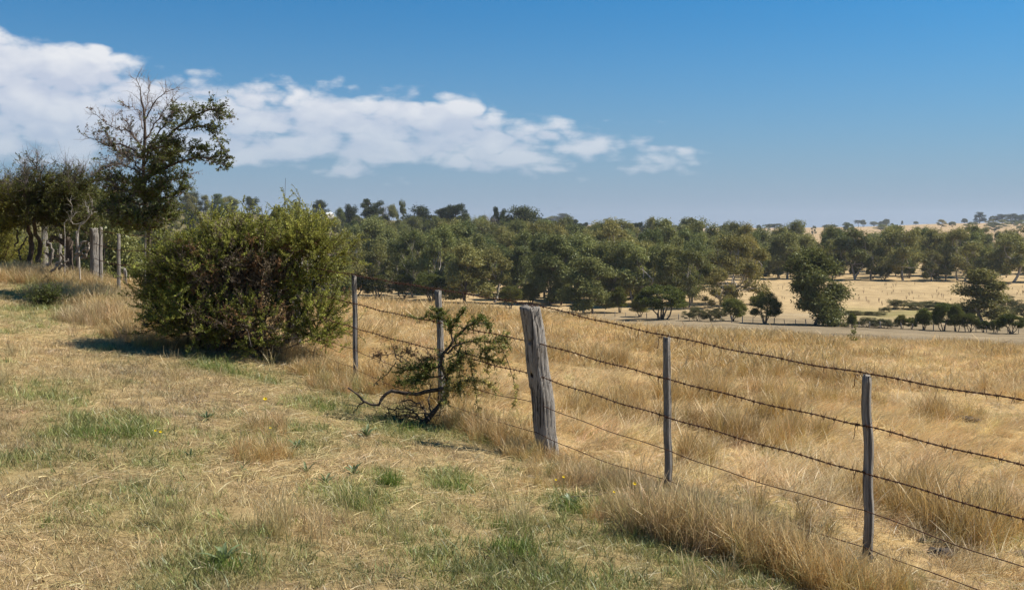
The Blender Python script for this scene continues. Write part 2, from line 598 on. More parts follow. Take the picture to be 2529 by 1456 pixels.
# green patches (measured on the ground)
GREEN = []
for px, py, r, s in [(230, 1060, .40, 1), (330, 1065, .3, .8), (530, 902, .32, 1.1), (960, 1182, .17, 1.2), (890, 1235, .28, .9), (1110, 1190, .30, .8),
                     (1420, 1248, .22, 1), (1290, 1350, .30, .9), (1260, 1300, .28, .7), (1420, 1310, .30, .7), (540, 1390, .28, .9), (1010, 1055, .45, 1), (1150, 1075, .30, .7),
                     (330, 1240, .40, .6), (790, 1000, .35, .9), (110, 725, .8, .8), (150, 775, 1.0, .7), (640, 935, .4, .6), (440, 1140, .30, .5),
                     (90, 970, .5, .6), (60, 1150, .35, .4), (1900, 1265, .35, .8), (1970, 1280, .2, .8), (1330, 1440, .6, .9), (1560, 1340, .3, .7), (1000, 1330, .3, .5),
                     (1150, 1400, .4, .8), (400, 1280, .3, .5), (700, 1110, .3, .4), (1650, 1400, .3, .7), (1850, 1420, .25, .6), (2310, 1265, .12, .8),
                     (860, 980, .3, .6), (680, 1380, .3, .4), (1090, 1260, .25, .5), (300, 1300, .3, .4), (750, 1060, .3, .5)]:
    g = ground_at(px, py, 3.0, 40)
    GREEN.append((g[0], g[1], r, s))


def greenness(x, y):
    g = np.zeros_like(np.asarray(x, float))
    for gx, gy, r, s in GREEN:
        g = np.maximum(g, s * np.exp(-((x - gx) ** 2 + ((y - gy) / 1.3) ** 2) / (r * r)))
    n = fbm(x * 1.9 + 5, y * 1.9, 21)
    return np.clip(g * (0.45 + 1.1 * n) + np.clip((n - 0.56) * 2.2, 0, 0.5) * (fside(x, y) < -0.2), 0, 1)


# ground sheet
az_d = np.concatenate([np.linspace(-math.pi, -0.75, 24), np.linspace(-0.72, 0.72, 320), np.linspace(0.75, math.pi, 24)])
rr = np.concatenate([[0.02, 0.5], np.exp(np.linspace(math.log(1.0), math.log(40), 160)), np.exp(np.linspace(math.log(40), math.log(4200), 140))[1:]])
A2, R2 = np.meshgrid(az_d, rr, indexing='ij')
GX, GY = R2 * np.sin(A2), R2 * np.cos(A2)
GZ = gz(GX, GY)
gid = np.arange(GX.size).reshape(GX.shape)
gq = np.stack([gid[:-1, :-1], gid[1:, :-1], gid[1:, 1:], gid[:-1, 1:]], -1).reshape(-1, 4)


def ground_tint(x, y):
    r = np.hypot(x, y)
    n = fbm(x / 3.0, y / 3.0, 31)
    verge = np.array([0.34, 0.265, 0.155])
    padd = np.array([0.46, 0.345, 0.185])
    grey = np.array([0.235, 0.198, 0.148])
    field = np.array([0.40, 0.315, 0.20])
    hill = np.array([0.40, 0.305, 0.20])
    green = np.array([0.13, 0.15, 0.05])

    def lerp(a, b, f):
        return a * (1 - f[..., None]) + b * f[..., None]
    c = np.broadcast_to(verge, x.shape + (3,)).copy()
    c = lerp(c, padd, np.clip(fside(x, y) * 2, 0, 1))
    c = lerp(c, green, 0.55 * np.clip(greenness(x, y), 0, 1) * np.clip((20 - r) / 5, 0, 1))
    c = lerp(c, grey, np.clip((r - 34 - 6 * n) / 10, 0, 1))
    c = lerp(c, field, np.clip((r - 215) / 40, 0, 1))
    # damp green drain in the low ground on the right
    pxx = CX + F * x / np.maximum(y, 1)
    dr = np.exp(-((r - 262 - 10 * np.sin(pxx / 60.0)) / 15) ** 2) * np.clip((pxx - 2050) / 60, 0, 1) * (y > 50)
    c = lerp(c, np.array([0.20, 0.20, 0.09]), 0.75 * dr)
    tr = np.exp(-((r - 238 - (2300 - pxx) * 0.02) / 2.2) ** 2) * (y > 50) * np.clip((pxx - 1650) / 60, 0, 1)
    c = lerp(c, np.array([0.33, 0.285, 0.22]), 0.6 * tr)
    c = lerp(c, hill, np.clip((r - 900) / 300, 0, 1))
    # scrub under the woods: left hillside, ridge, back of the belt
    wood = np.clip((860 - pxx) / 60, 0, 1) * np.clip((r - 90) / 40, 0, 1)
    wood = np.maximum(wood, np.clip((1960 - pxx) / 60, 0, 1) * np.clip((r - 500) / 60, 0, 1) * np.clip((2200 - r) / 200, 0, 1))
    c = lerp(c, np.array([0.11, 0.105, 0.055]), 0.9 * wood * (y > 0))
    return c


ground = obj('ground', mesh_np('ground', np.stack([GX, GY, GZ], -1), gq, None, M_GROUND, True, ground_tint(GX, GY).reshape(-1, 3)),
             label='dry rolling farmland falling to a valley and rising to far hills', kind='structure')
# ------------------------------------------------------------------ background trees (unit height 10 m, shared meshes)
def clump_leaves(cs, rad, n, L, W, flat, droop, rg, shell=0.55, fuzz=0.16):
    """n leaves in each ellipsoidal clump"""
    k = len(cs)
    u = nrm(rg.normal(size=(k, n, 3)))
    u[..., 2] = np.where(u[..., 2] < -0.25, u[..., 2] * 0.55, u[..., 2])
    r = rg.uniform(shell, 1.0, size=(k, n, 1)) ** 0.7
    r *= 1 + fuzz * rg.normal(size=(k, n, 1))
    # lumpy sub-sprays instead of a smooth ball
    sub = nrm(rg.normal(size=(k, 9, 3)))
    near = np.max((u[:, :, None, :] * sub[:, None, :, :]).sum(-1), axis=2)[..., None]
    r *= 0.72 + 0.36 * near
    p = cs[:, None, :] + u * r * rad[:, None, None] * np.array([1, 1, flat])
    d = nrm(u * 0.5 + rg.normal(size=(k, n, 3)) * 0.6 + np.array([0, 0, droop]))
    p, d = p.reshape(-1, 3), d.reshape(-1, 3)
    m = len(p)
    return kites(p, d, rg.uniform(.6, 1.3, m) * L, rg.uniform(.7, 1.3, m) * W, None, rg)


def limb(a, b, r0, r1, rg, n=7, wob=0.08, sag=0.0):
    t = np.linspace(0, 1, n)[:, None]
    L = np.linalg.norm(b - a)
    p = a * (1 - t) + b * t
    mid = (rg.normal(size=3) * wob * L)
    p = p + np.sin(t * math.pi) * mid + np.sin(t * math.pi * 2) * rg.normal(size=3) * wob * L * 0.5
    p[:, 2] += -sag * L * np.sin(t[:, 0] * math.pi)
    return p, (r0 * (1 - t[:, 0]) + r1 * t[:, 0])


def gum_mesh(seed, slim=1.0, fork=0.28, nclump=48, multi=1, pale=True, per=350, low=0.10, csize=0.105, tight=0.25, lmat=None):
    rg = np.random.default_rng(seed)
    H = 10.0
    # a few big masses, each of several clumps
    cs, rs = [], []
    nm = 8 if slim >= 0.9 else 7
    masses = []
    ph = rg.uniform(0, 6.28)
    for i in range(nm):
        a = ph + i * 2.4 + rg.uniform(-.5, .5)
        z = low + 0.08 + (0.80 - low) * ((i + 0.2) / nm) * rg.uniform(.9, 1.08)
        prof = math.sin(min(1.0, max(0.15, (1.02 - z) / 0.55)) * 1.57)
        rr_ = slim * H * tight * prof * rg.uniform(0.55, 1.1)
        masses.append(np.array([math.cos(a) * rr_, math.sin(a) * rr_, z * H]))
    masses.append(np.array([rg.normal() * .4, rg.normal() * .4, 0.86 * H]))
    per_m = nclump // len(masses) + 1
    for m_ in masses:
        big_ = rg.uniform(.75, 1.25)
        for j in range(per_m):
            c = m_ + nrm(rg.normal(size=3)) * rg.uniform(.3, 1.0) * H * 0.115 * big_ * np.array([slim, slim, 0.9])
            c[2] = min(c[2], H * 0.92)
            cs.append(c)
            rs.append(rg.uniform(.55, 1.2) * H * csize)
    cs, rs = np.array(cs), np.array(rs)
    V, q = clump_leaves(cs, rs, per, 0.33, 0.12, 1.15, -0.75, rg, .45, .2)
    crown = mesh_np('gum_crown', V, q, None, lmat or M_GUM)
    # wood
    T = []
    R0 = 0.20
    for mstem in range(multi):
        base = np.array([rg.normal() * .25 * (multi > 1), rg.normal() * .25 * (multi > 1), -0.6])
        fk = np.array([rg.normal() * .5 + base[0] * 1.5, rg.normal() * .5 + base[1] * 1.5, fork * H * rg.uniform(.85, 1.15)])
        T.append(limb(base, fk, R0 / multi ** .4, R0 * .72 / multi ** .4, rg, 7, 0.04))
        sel = masses if multi == 1 else [masses[k] for k in range(mstem, len(masses), multi)]
        for m_ in sel:
            e = m_ + np.array([0, 0, -0.2])
            T.append(limb(fk, e, R0 * .45, R0 * .14, rg, 7, 0.09, 0.05))
            for j in np.argsort(np.linalg.norm(cs - m_, axis=1))[:5]:
                T.append(limb(m_ * .75 + fk * .25, cs[j], R0 * .16, 0.02, rg, 7, 0.10))
    V, q = tubes(np.array([a for a, b in T]), np.array([b for a, b in T]), 5)
    trunk = mesh_np('gum_trunk', V, q, None, M_GUMBARK if pale else M_DKBARK, True)
    return trunk, crown


def dome_mesh(seed, nst=5, squat=1.0, low=0.18, mat=None, per=210, k=70, lump=0.16, ragged=0.1):
    """rounded dense shrub or small tree on several stems"""
    rg = np.random.default_rng(seed)
    H = 10.0
    u = nrm(rg.normal(size=(k, 3)))
    u[:, 2] = np.abs(u[:, 2]) * 1.0 - 0.55 * (rg.uniform(size=k) < 0.42)
    u = nrm(u)
    c0 = np.array([0, 0, (low + (1 - low) * 0.46) * H])
    ext = np.array([3.9 * squat, 3.9 * squat, (1 - low) * 0.44 * H])
    cs = c0 + u * ext * (1 - lump) * (1 + ragged * rg.normal(size=(k, 1)))
    rs = rg.uniform(.7, 1.2, k) * H * lump * 0.72
    V, q = clump_leaves(cs, rs, per, 0.42, 0.16, 0.85, 0.15, rg, 0.35)
    crown = mesh_np('shrub_crown', V, q, None, mat or M_DOME)
    T = []
    for i in range(nst):
        a = i * 6.283 / nst + rg.uniform(0, .6)
        b = np.array([math.cos(a) * .15, math.sin(a) * .15, -0.6])
        e = c0 + np.array([math.cos(a) * 2.2 * squat, math.sin(a) * 2.2 * squat, rg.uniform(-.4, 1.2)])
        T.append(limb(b, e, .22, .07, rg, 7, 0.07))
        for j in range(3):
            T.append(limb(e * .7 + b * .3, e + rg.normal(size=3) * 1.4, .09, .03, rg, 7, .1))
    V, q = tubes(np.array([a for a, b in T]), np.array([b for a, b in T]), 5)
    return mesh_np('shrub_stems', V, q, None, M_DKBARK, True), crown


def pine_mesh(seed, umbrella=True):
    rg = np.random.default_rng(seed)
    H = 10.0
    cs, rs = [], []
    T = [limb(np.array([0, 0, -.6]), np.array([rg.normal() * .3, 0, 9.0]), .26, .08, rg, 7, .02)]
    n = 30
    for i in range(n):
        z = (rg.uniform(.52, .93) if umbrella else rg.uniform(.12, .92)) * H
        w_ = (3.4 * math.sin(min(1, (1 - z / H) * 3.4 + .25) * 1.57)) if umbrella else 3.6 * (1 - (z / H - .25) ** 2 * 1.3)
        a = i * 2.4
        r = w_ * rg.uniform(.35, 1.0)
        c = np.array([math.cos(a) * r, math.sin(a) * r, z])
        cs.append(c)
        rs.append(rg.uniform(.7, 1.15) * (1.0 if umbrella else 1.25))
        T.append(limb(np.array([0, 0, z - .1 * H * rg.uniform(.4, 1.2)]), c, .09, .03, rg, 7, .06))
    V, q = clump_leaves(np.array(cs), np.array(rs), 330, 0.36, 0.13, 0.62 if umbrella else 0.85, 0.3, rg, 0.3)
    crown = mesh_np('pine_crown', V, q, None, M_PINE)
    V, q = tubes(np.array([a for a, b in T]), np.array([b for a, b in T]), 5)
    return mesh_np('pine_trunk', V, q, None, M_DKBARK, True), crown


def bare_mesh(seed):
    rg = np.random.default_rng(seed)
    T = [limb(np.array([0, 0, -.6]), np.array([0, 0, 4.0]), .22, .15, rg, 7, .03)]
    for i in range(16):
        a = i * 2.4
        e = np.array([math.cos(a) * rg.uniform(1, 3.2), math.sin(a) * rg.uniform(1, 3.2), rg.uniform(6, 10)])
        p, r = limb(np.array([0, 0, rg.uniform(3, 5)]), e, .11, .03, rg, 7, .1)
        T.append((p, r))
        for j in range(5):
            T.append(limb(p[rg.integers(2, 6)], e + rg.normal(size=3) * 1.0, .04, .015, rg, 7, .1))
    V, q = tubes(np.array([a for a, b in T]), np.array([b for a, b in T]), 4)
    return mesh_np('bare_trunk', V, q, None, M_TWIG, True), None


KIND = {
    'gum': [gum_mesh(11, 1.0, .28, 30), gum_mesh(12, 1.1, .24, 30, 1, True, 350, .14), gum_mesh(13, .95, .22, 28), gum_mesh(14, 1.05, .2, 34, 1, True, 350, .05, .09), gum_mesh(15, 1.1, .2, 30, 2, True, 350, .08), gum_mesh(16, .9, .26, 26, 1, True, 350, .2, .12)],
    'tallgum': [gum_mesh(21, .80, .32, 26, 1, True, 350, .24, .09), gum_mesh(22, .75, .34, 24, 1, True, 350, .28, .1), gum_mesh(23, .85, .28, 28, 2, True, 350, .2, .09)],
    'fullgum': [gum_mesh(31, 1.0, .14, 44, 1, False, 350, .02, .105, .20), gum_mesh(32, 1.1, .16, 46, 2, False, 350, .03, .10, .20), gum_mesh(33, .9, .16, 40, 1, False, 350, .0, .105, .19)],
    'lonegum': [gum_mesh(35, 1.0, .16, 63, 1, False, 300, .05, .11, .175, M_LONE), gum_mesh(38, .85, .2, 45, 1, True, 300, .04, .105, .15)],
    'dome': [dome_mesh(41, 5, 1, .0), dome_mesh(42, 5, 1.1, -.03), dome_mesh(43, 4, .95, -.05), dome_mesh(44, 6, 1.2, .10, None, 230, 90, .13, .07)],
    'cone': [dome_mesh(51, 3, .62, -.02, None, 210, 60, .16, .14), dome_mesh(52, 3, .7, -.04, None, 210, 66, .16, .14)],
    'roundpine': [pine_mesh(61, False), pine_mesh(62, False)],
    'umbrella': [pine_mesh(63, True), pine_mesh(64, True)],
    'bare': [bare_mesh(71)],
    'bramble': [dome_mesh(81, 3, 1.25, -.05, M_BRAM, 200, 90, .15, .26), dome_mesh(82, 3, 1.3, -.05, M_BRAM, 200, 90, .15, .3)],
}


def _extent(tc_):
    me = tc_[1] or tc_[0]
    v = np.empty(len(me.vertices) * 3, np.float32)
    me.vertices.foreach_get('co', v)
    v = v.reshape(-1, 3)
    r = np.percentile(np.abs(v[:, :2]), 98.5) * 2
    return float(r), float(np.percentile(v[:, 2], 99.8))


EXT = {k: [_extent(e) for e in v] for k, v in KIND.items()}
NAMES = {'gum': ('gum_tree', 'tree'), 'tallgum': ('gum_tree', 'tree'), 'fullgum': ('gum_tree', 'tree'), 'lonegum': ('gum_tree', 'tree'), 'dome': ('round_shrub', 'shrub'), 'cone': ('conical_shrub', 'shrub'),
         'roundpine': ('cypress_tree', 'tree'), 'umbrella': ('pine_tree', 'tree'), 'bare': ('bare_tree', 'tree'), 'bramble': ('bramble_thicket', 'bramble')}
WID = {'gum': .60, 'tallgum': .50, 'fullgum': .62, 'dome': .86, 'cone': .58, 'roundpine': .80, 'umbrella': .78, 'bare': .6, 'bramble': 1.05}
trng = np.random.default_rng(99)


def put_tree(kind, x, y, h, width, label, group=None, var=None, rot=None):
    name, cat = NAMES[kind]
    vi = (trng.integers(100) if var is None else var) % len(KIND[kind])
    tr_, cr_ = KIND[kind][vi]
    e = thing(name, label, cat, (x, y, float(gz(x, y)) - 0.05), group)
    e.rotation_euler = (0, 0, float(trng.uniform(0, 6.28)) if rot is None else rot)
    sw = width / EXT[kind][vi][0]
    e.scale = (sw, sw, h / EXT[kind][vi][1])
    obj('trunk', tr_, e)
    if cr_ is not None:
        obj('crown', cr_, e)
    return e


def tree_px(kind, px, basey, topy, wpx, label, group=None, d=None, var=None):
    """a tree seen with its foot at (px, basey), top at topy, wpx wide"""
    if d is None:
        d = depth_for(px, basey)
    X = (px - CX) / F * d
    h = EYE + (HY - topy) / F * d - float(gz(X, d))
    return put_tree(kind, X, d, h, wpx * d / F, label, group, var)


# trees and shrubs one can pick out, from the near fence of the valley outwards
for a in [
    ('lonegum', 2011, 802, 611, 150, 'large full gum standing alone on the valley fence line, dark and tall', None, None, 0),
    ('fullgum', 2055, 804, 732, 42, 'small drooping gum tucked under the right side of the large lone gum', None, None, 2),
    ('fullgum', 1449, 773, 634, 134, 'broad olive gum with thick dark trunk nearest the golden grass', None, None, 1),
    ('dome', 1633, 788, 703, 114, 'widest dark domed shrub on spreading bare stems', None, None, 3),
    ('cone', 1579, 782, 730, 42, 'small olive shrub against the left side of the widest domed shrub', None, None, 0),
    ('cone', 1529, 772, 708, 40, 'bright green narrow cone shaped shrub right of the broad gum', None, None, 1),
    ('dome', 1811, 793, 736, 60, 'round bright green shrub right of the bramble thicket', None, None, 2),
    ('dome', 1890, 799, 722, 75, 'tall round green shrub between the smaller round shrub and the lone gum', None, None, 1),
    ('gum', 1699, 760, 612, 96, 'spreading gum on a single forked trunk behind the domed shrubs', None, None, 1),
    ('gum', 1776, 761, 660, 72, 'smaller gum with drooping skirts in front of the biggest gum', None, None, 3),
    ('gum', 1815, 752, 579, 150, 'biggest gum of the middle, wide and light topped, above the round shrubs', None, None, 4),
    ('tallgum', 1555, 755, 598, 104, 'slender leaning gum behind the cone shaped shrub', None, None, 2),
    ('gum', 1620, 748, 600, 100, 'gum rising directly behind the widest domed shrub', None, None, 0),
    ('gum', 1361, 750, 600, 96, 'gum on several grey stems just above the split strainer post', None, None, 4),
    ('gum', 1495, 746, 598, 100, 'gum filling the gap behind the broad olive gum', None, None, 3),
    ('dome', 1261, 762, 705, 58, 'dark low shrub peeping over the grass left of the strainer post', None, None, 0),
    ('dome', 1309, 750, 699, 50, 'grey green shrub beside the dark low shrub at the strainer post', None, None, 2),
    ('fullgum', 1149, 748, 603, 118, 'bushy gum with white forked stems behind the second thin post', None, None, 1),
    ('tallgum', 1215, 747, 612, 84, 'airy gum with bare pale lower stems right of the bushy gum', None, None, 0),
    ('dome', 1066, 744, 675, 94, 'large dark rounded shrub behind the thin post and broken shrub', None, None, 1),
    ('dome', 998, 738, 676, 54, 'dark shrub touching the left of the large rounded shrub', None, None, 0),
    ('dome', 935, 736, 678, 70, 'dark spreading shrub between the two thin posts', None, None, 2),
    ('dome', 880, 734, 677, 64, 'dark shrub directly behind the left thin post', None, None, 3),
    ('tallgum', 917, 688, 568, 112, 'gum with striking white trunk and bare white limbs', None, None, 1),
    ('lonegum', 2423, 795, 663, 116, 'airy grey green gum standing behind the right hand fence shrubs', None, None, 1),
    ('cone', 2104, 809, 772, 22, 'tiny sapling with white stem on the fence right of the lone gum', None, None, 0),
    ('cone', 2226, 811, 776, 30, 'little rounded shrub at the left end of the right hand shrub row', None, None, 1),
    ('dome', 2252, 813, 783, 26, 'low dark shrub second in the right hand fence row', None, None, 1),
    ('cone', 2281, 814, 760, 40, 'tall narrow shrub third in the right hand fence row', None, None, 0),
    ('dome', 2331, 817, 747, 52, 'tallest dark shrub of the right hand fence row', None, None, 2),
    ('cone', 2364, 818, 749, 36, 'bright shrub leaning on the tallest shrub of the fence row', None, None, 1),
    ('dome', 2396, 819, 773, 42, 'rounded shrub below the airy grey green gum', None, None, 0),
    ('dome', 2428, 820, 790, 28, 'low shrub at the foot of the airy gum', None, None, 1),
    ('dome', 2455, 821, 789, 26, 'low shrub left of the last round shrub of the row', None, None, 2),
    ('dome', 2496, 824, 775, 60, 'flat topped round shrub at the right end of the row', None, None, 3),
    # edge of the far field
    ('tallgum', 1944, 688, 570, 88, 'white trunked gum at the left end of the far field edge', None, None, 1),
    ('gum', 1995, 687, 580, 80, 'gum behind the head of the large lone gum', None, None, 2),
    ('tallgum', 2104, 691, 563, 92, 'tall gum with straight pale trunk at the far field edge', None, None, 2),
    ('gum', 2152, 690, 586, 62, 'shorter gum right of the straight trunked gum', None, None, 0),
    ('gum', 2233, 692, 564, 112, 'widest gum of the far field edge with white trunk', None, None, 1),
    ('gum', 2301, 694, 618, 62, 'low olive gum between two tall ones at the field edge', None, None, 3),
    ('gum', 2373, 692, 563, 118, 'broad tall gum at the field edge above the airy gum', None, None, 4),
    ('gum', 2336, 693, 632, 54, 'small dark gum left of the broad tall field edge gum', None, None, 5),
    ('tallgum', 2496, 697, 576, 88, 'tall gum with thin pale trunk near the right edge of view', None, None, 0),
    ('gum', 2440, 694, 612, 70, 'mid sized gum between the broad and the thin trunked gums', None, None, 2),
    ('gum', 2055, 689, 590, 62, 'gum showing right of the large lone gum', None, None, 3),
    ('dome', 2185, 692, 655, 36, 'bright low shrub under the far field gums', None, None, 0),
    ('gum', 2560, 697, 590, 90, 'gum cut by the right edge of view', None, None, 1),
    # skyline on the ridge
    ('umbrella', 917, 592, 491, 57, 'flat topped pine highest on the left of the ridge skyline', None, 640, 0),
    ('bare', 946, 585, 490, 36, 'leafless grey tree beside the highest ridge pine', None, 660, 0),
    ('roundpine', 866, 580, 504, 39, 'dark tree on the skyline just right of the hedge bush', None, 660, 1),
    ('gum', 840, 582, 513, 39, 'lighter tree on the skyline touching the hedge bush', None, 650, 1),
    ('gum', 992, 590, 494, 33, 'narrow gum standing up from the ridge skyline', None, 660, 3),
    ('gum', 966, 590, 505, 44, 'low rounded gum between the bare tree and narrow gum', None, 650, 0),
    ('roundpine', 1035, 600, 508, 98, 'broad dark cypress dome left of centre on the ridge', None, 620, 0),
    ('umbrella', 1123, 598, 503, 57, 'umbrella shaped pine with open trunk on the ridge', None, 620, 1),
    ('umbrella', 1090, 598, 515, 54, 'thin lower pine touching the umbrella pine', None, 625, 0),
    ('gum', 1150, 600, 527, 44, 'small tree right of the umbrella pine', None, 620, 2),
    ('roundpine', 1288, 612, 509, 114, 'largest dark cypress dome at the right end of the ridge', None, 560, 1),
    ('umbrella', 1232, 606, 511, 39, 'small pine crown touching the largest cypress', None, 580, 0),
    ('bare', 1212, 606, 519, 41, 'greyish half bare tree left of the largest cypress', None, 570, 0),
    ('roundpine', 470, 575, 473, 65, 'dark tree on the hilltop between tall shrub and hedge bush', None, 800, 0),
    ('gum', 505, 575, 481, 33, 'small tree on the hilltop above the hedge bush', None, 800, 2),
    ('gum', 555, 575, 487, 31, 'lone round tree behind the left top of the hedge bush', None, 800, 1),
    ('roundpine', 622, 575, 485, 39, 'tree crown poking above the middle of the hedge bush', None, 780, 1),
    ('gum', 730, 575, 497, 31, 'tree crown behind the right shoulder of the hedge bush', None, 760, 0),
    ('umbrella', 1415, 590, 542, 44, 'dark pine beyond the ridge right of the largest cypress', None, 900, 0),
    ('umbrella', 1392, 590, 546, 28, 'thin pine left of the dark pine beyond the ridge', None, 900, 1),
    ('roundpine', 1355, 588, 553, 52, 'low dark trees at the foot of the distant ridge', None, 880, 0),
    ('umbrella', 1446, 590, 549, 23, 'little pine right of the dark pine beyond the ridge', None, 900, 0),
    ('gum', 1525, 610, 540, 98, 'rounded gum head highest on the skyline right of centre', None, 520, 1),
    ('umbrella', 1575, 590, 548, 31, 'pine with bare patch behind the rounded gum head', None, 760, 1),
    ('roundpine', 1602, 590, 553, 44, 'dark clump on the skyline right of the patchy pine', None, 760, 1),
]:
    tree_px(*a[:6], group=a[6], d=a[7], var=a[8])

# bramble thickets
for px, by, ty, wpx, n, lab in [
    (1720, 792, 757, 62, 1, 'grey green bramble thicket between the domed shrubs'), (1762, 794, 760, 56, 1, 'bramble thicket leaning on the round green shrub'),
    (2140, 807, 784, 70, 1, 'low bramble behind the white stemmed sapling'), (2185, 810, 786, 70, 1, 'low bramble left of the right hand shrub row'),
    (2225, 762, 738, 70, 1, 'left end of the long bramble bank in the far field'), (2275, 763, 742, 80, 1, 'middle of the long bramble bank in the far field'),
    (2325, 764, 745, 70, 1, 'right end of the long bramble bank in the far field'), (2490, 765, 730, 60, 1, 'bramble mound at the right edge of the far field'),
    (2535, 785, 742, 80, 1, 'largest bramble mound at the right edge of view'), (2480, 787, 752, 60, 1, 'bramble behind the last round shrub'),
    (2105, 777, 766, 60, 1, 'flat green bramble right of the lone gum'), (2160, 778, 768, 60, 1, 'flat green bramble in the damp hollow'), (2185, 770, 757, 30, 1, 'small dark bramble beside the damp hollow'),
]:
    tree_px('bramble', px, by, ty, wpx, lab)

# belts of gums whose members cannot be told apart
occupied = []
PLACES = [(-400, 'behind the gnarled tree'), (95, 'behind the dead sapling'), (225, 'behind the left posts'), (345, 'behind the tall half bare shrub'), (480, 'behind the left of the hedge bush'), (640, 'behind the right of the hedge bush'),
          (835, 'behind the leftmost thin post'), (905, 'between the two left thin posts'), (990, 'left above the broken shrub'), (1075, 'above the broken shrub'), (1150, 'right above the broken shrub'), (1240, 'behind the thick strainer post'),
          (1330, 'just right of the strainer post'), (1420, 'around the broad olive gum'), (1510, 'above the cone shaped shrub'), (1600, 'above the widest domed shrub'), (1690, 'above the grey bramble thicket'), (1780, 'around the biggest middle gum'),
          (1880, 'left of the large lone gum'), (2000, 'behind the large lone gum'), (2095, 'above the tiny sapling'), (2195, 'above the long bramble bank'), (2300, 'left above the airy gum'), (2400, 'above the airy gum'), (2490, 'at the right edge')]


def belt(n, px0, px1, d0, d1, h0, h1, kinds, label, group, gap=9.0, seed=1):
    rg = np.random.default_rng(seed)
    k, made = 0, []
    for _ in range(n * 30):
        if k >= n:
            break
        px = rg.uniform(px0, px1)
        d = rg.uniform(d0, d1)
        X = (px - CX) / F * d
        if any((X - a) ** 2 + (d - b) ** 2 < gap * gap for a, b in occupied):
            continue
        occupied.append((X, d))
        h = rg.uniform(h0, h1)
        kd = kinds[rg.integers(len(kinds))]
        e = put_tree(kd, X, d, h, h * WID[kd] * rg.uniform(.8, 1.2), label, group)
        made.append((px, e))
        k += 1
    seg = {}
    for px, e in sorted(made, key=lambda m: m[0]):
        i = max(j for j in range(len(PLACES)) if PLACES[j][0] <= px)
        seg.setdefault(i, []).append(e)
    for i, L in seg.items():
        for j, e in enumerate(L):
            w_ = '' if len(L) == 1 else ('left ', 'right ')[j] if len(L) == 2 else ('left ', 'middle ', 'right ')[j] if len(L) == 3 else ('leftmost ', 'second ', 'third ', 'fourth ', 'fifth ', 'sixth ', 'seventh ', 'eighth ', 'ninth ', 'tenth ', 'eleventh ', 'twelfth ', 'thirteenth ', 'fourteenth ')[min(j, 13)]
            e['label'] = w_ + label + ', ' + PLACES[i][1]


belt(36, 835, 1740, 262, 330, 14, 21, ['gum', 'gum', 'tallgum', 'fullgum'], 'gum in front of the valley belt', 'gums in the front of the valley belt', 8, 1)
belt(42, 830, 1880, 335, 430, 16, 24, ['gum', 'gum', 'fullgum', 'tallgum'], 'gum in the middle of the valley belt', 'gums in the middle of the valley belt', 10, 2)
belt(38, 820, 2000, 430, 560, 18, 25, ['gum', 'fullgum', 'gum'], 'gum at the back of the valley belt', 'gums in the back of the valley belt', 13, 3)
belt(28, 820, 1400, 560, 720, 14, 19, ['gum', 'fullgum', 'dome'], 'tree on the ridge slope', 'gums on the ridge slope', 15, 4)
belt(34, 1880, 2650, 384, 470, 14, 21, ['gum', 'fullgum', 'gum', 'tallgum'], 'gum behind the far field edge', 'gums behind the far field edge', 10, 5)
belt(14, 1900, 2640, 381, 395, 3, 6, ['dome', 'dome'], 'undergrowth shrub below the far field gums', 'undergrowth along the far field edge', 7, 15)
belt(34, 1400, 2650, 470, 800, 15, 19, ['gum', 'fullgum', 'fullgum'], 'tree in the hazy far belt', 'trees beyond the far field', 16, 6)
belt(36, -100, 840, 110, 360, 11, 17, ['gum', 'fullgum', 'fullgum', 'roundpine'], 'dark valley tree', 'trees in the valley behind the left fence', 11, 7)
belt(46, -100, 840, 400, 900, 14, 20, ['gum', 'fullgum', 'fullgum', 'roundpine'], 'hillside tree', 'trees on the left hillside', 16, 8)
belt(16, 1400, 2200, 1000, 2400, 12, 17, ['gum', 'roundpine', 'dome'], 'distant horizon tree', 'distant trees along the horizon', 40, 9)

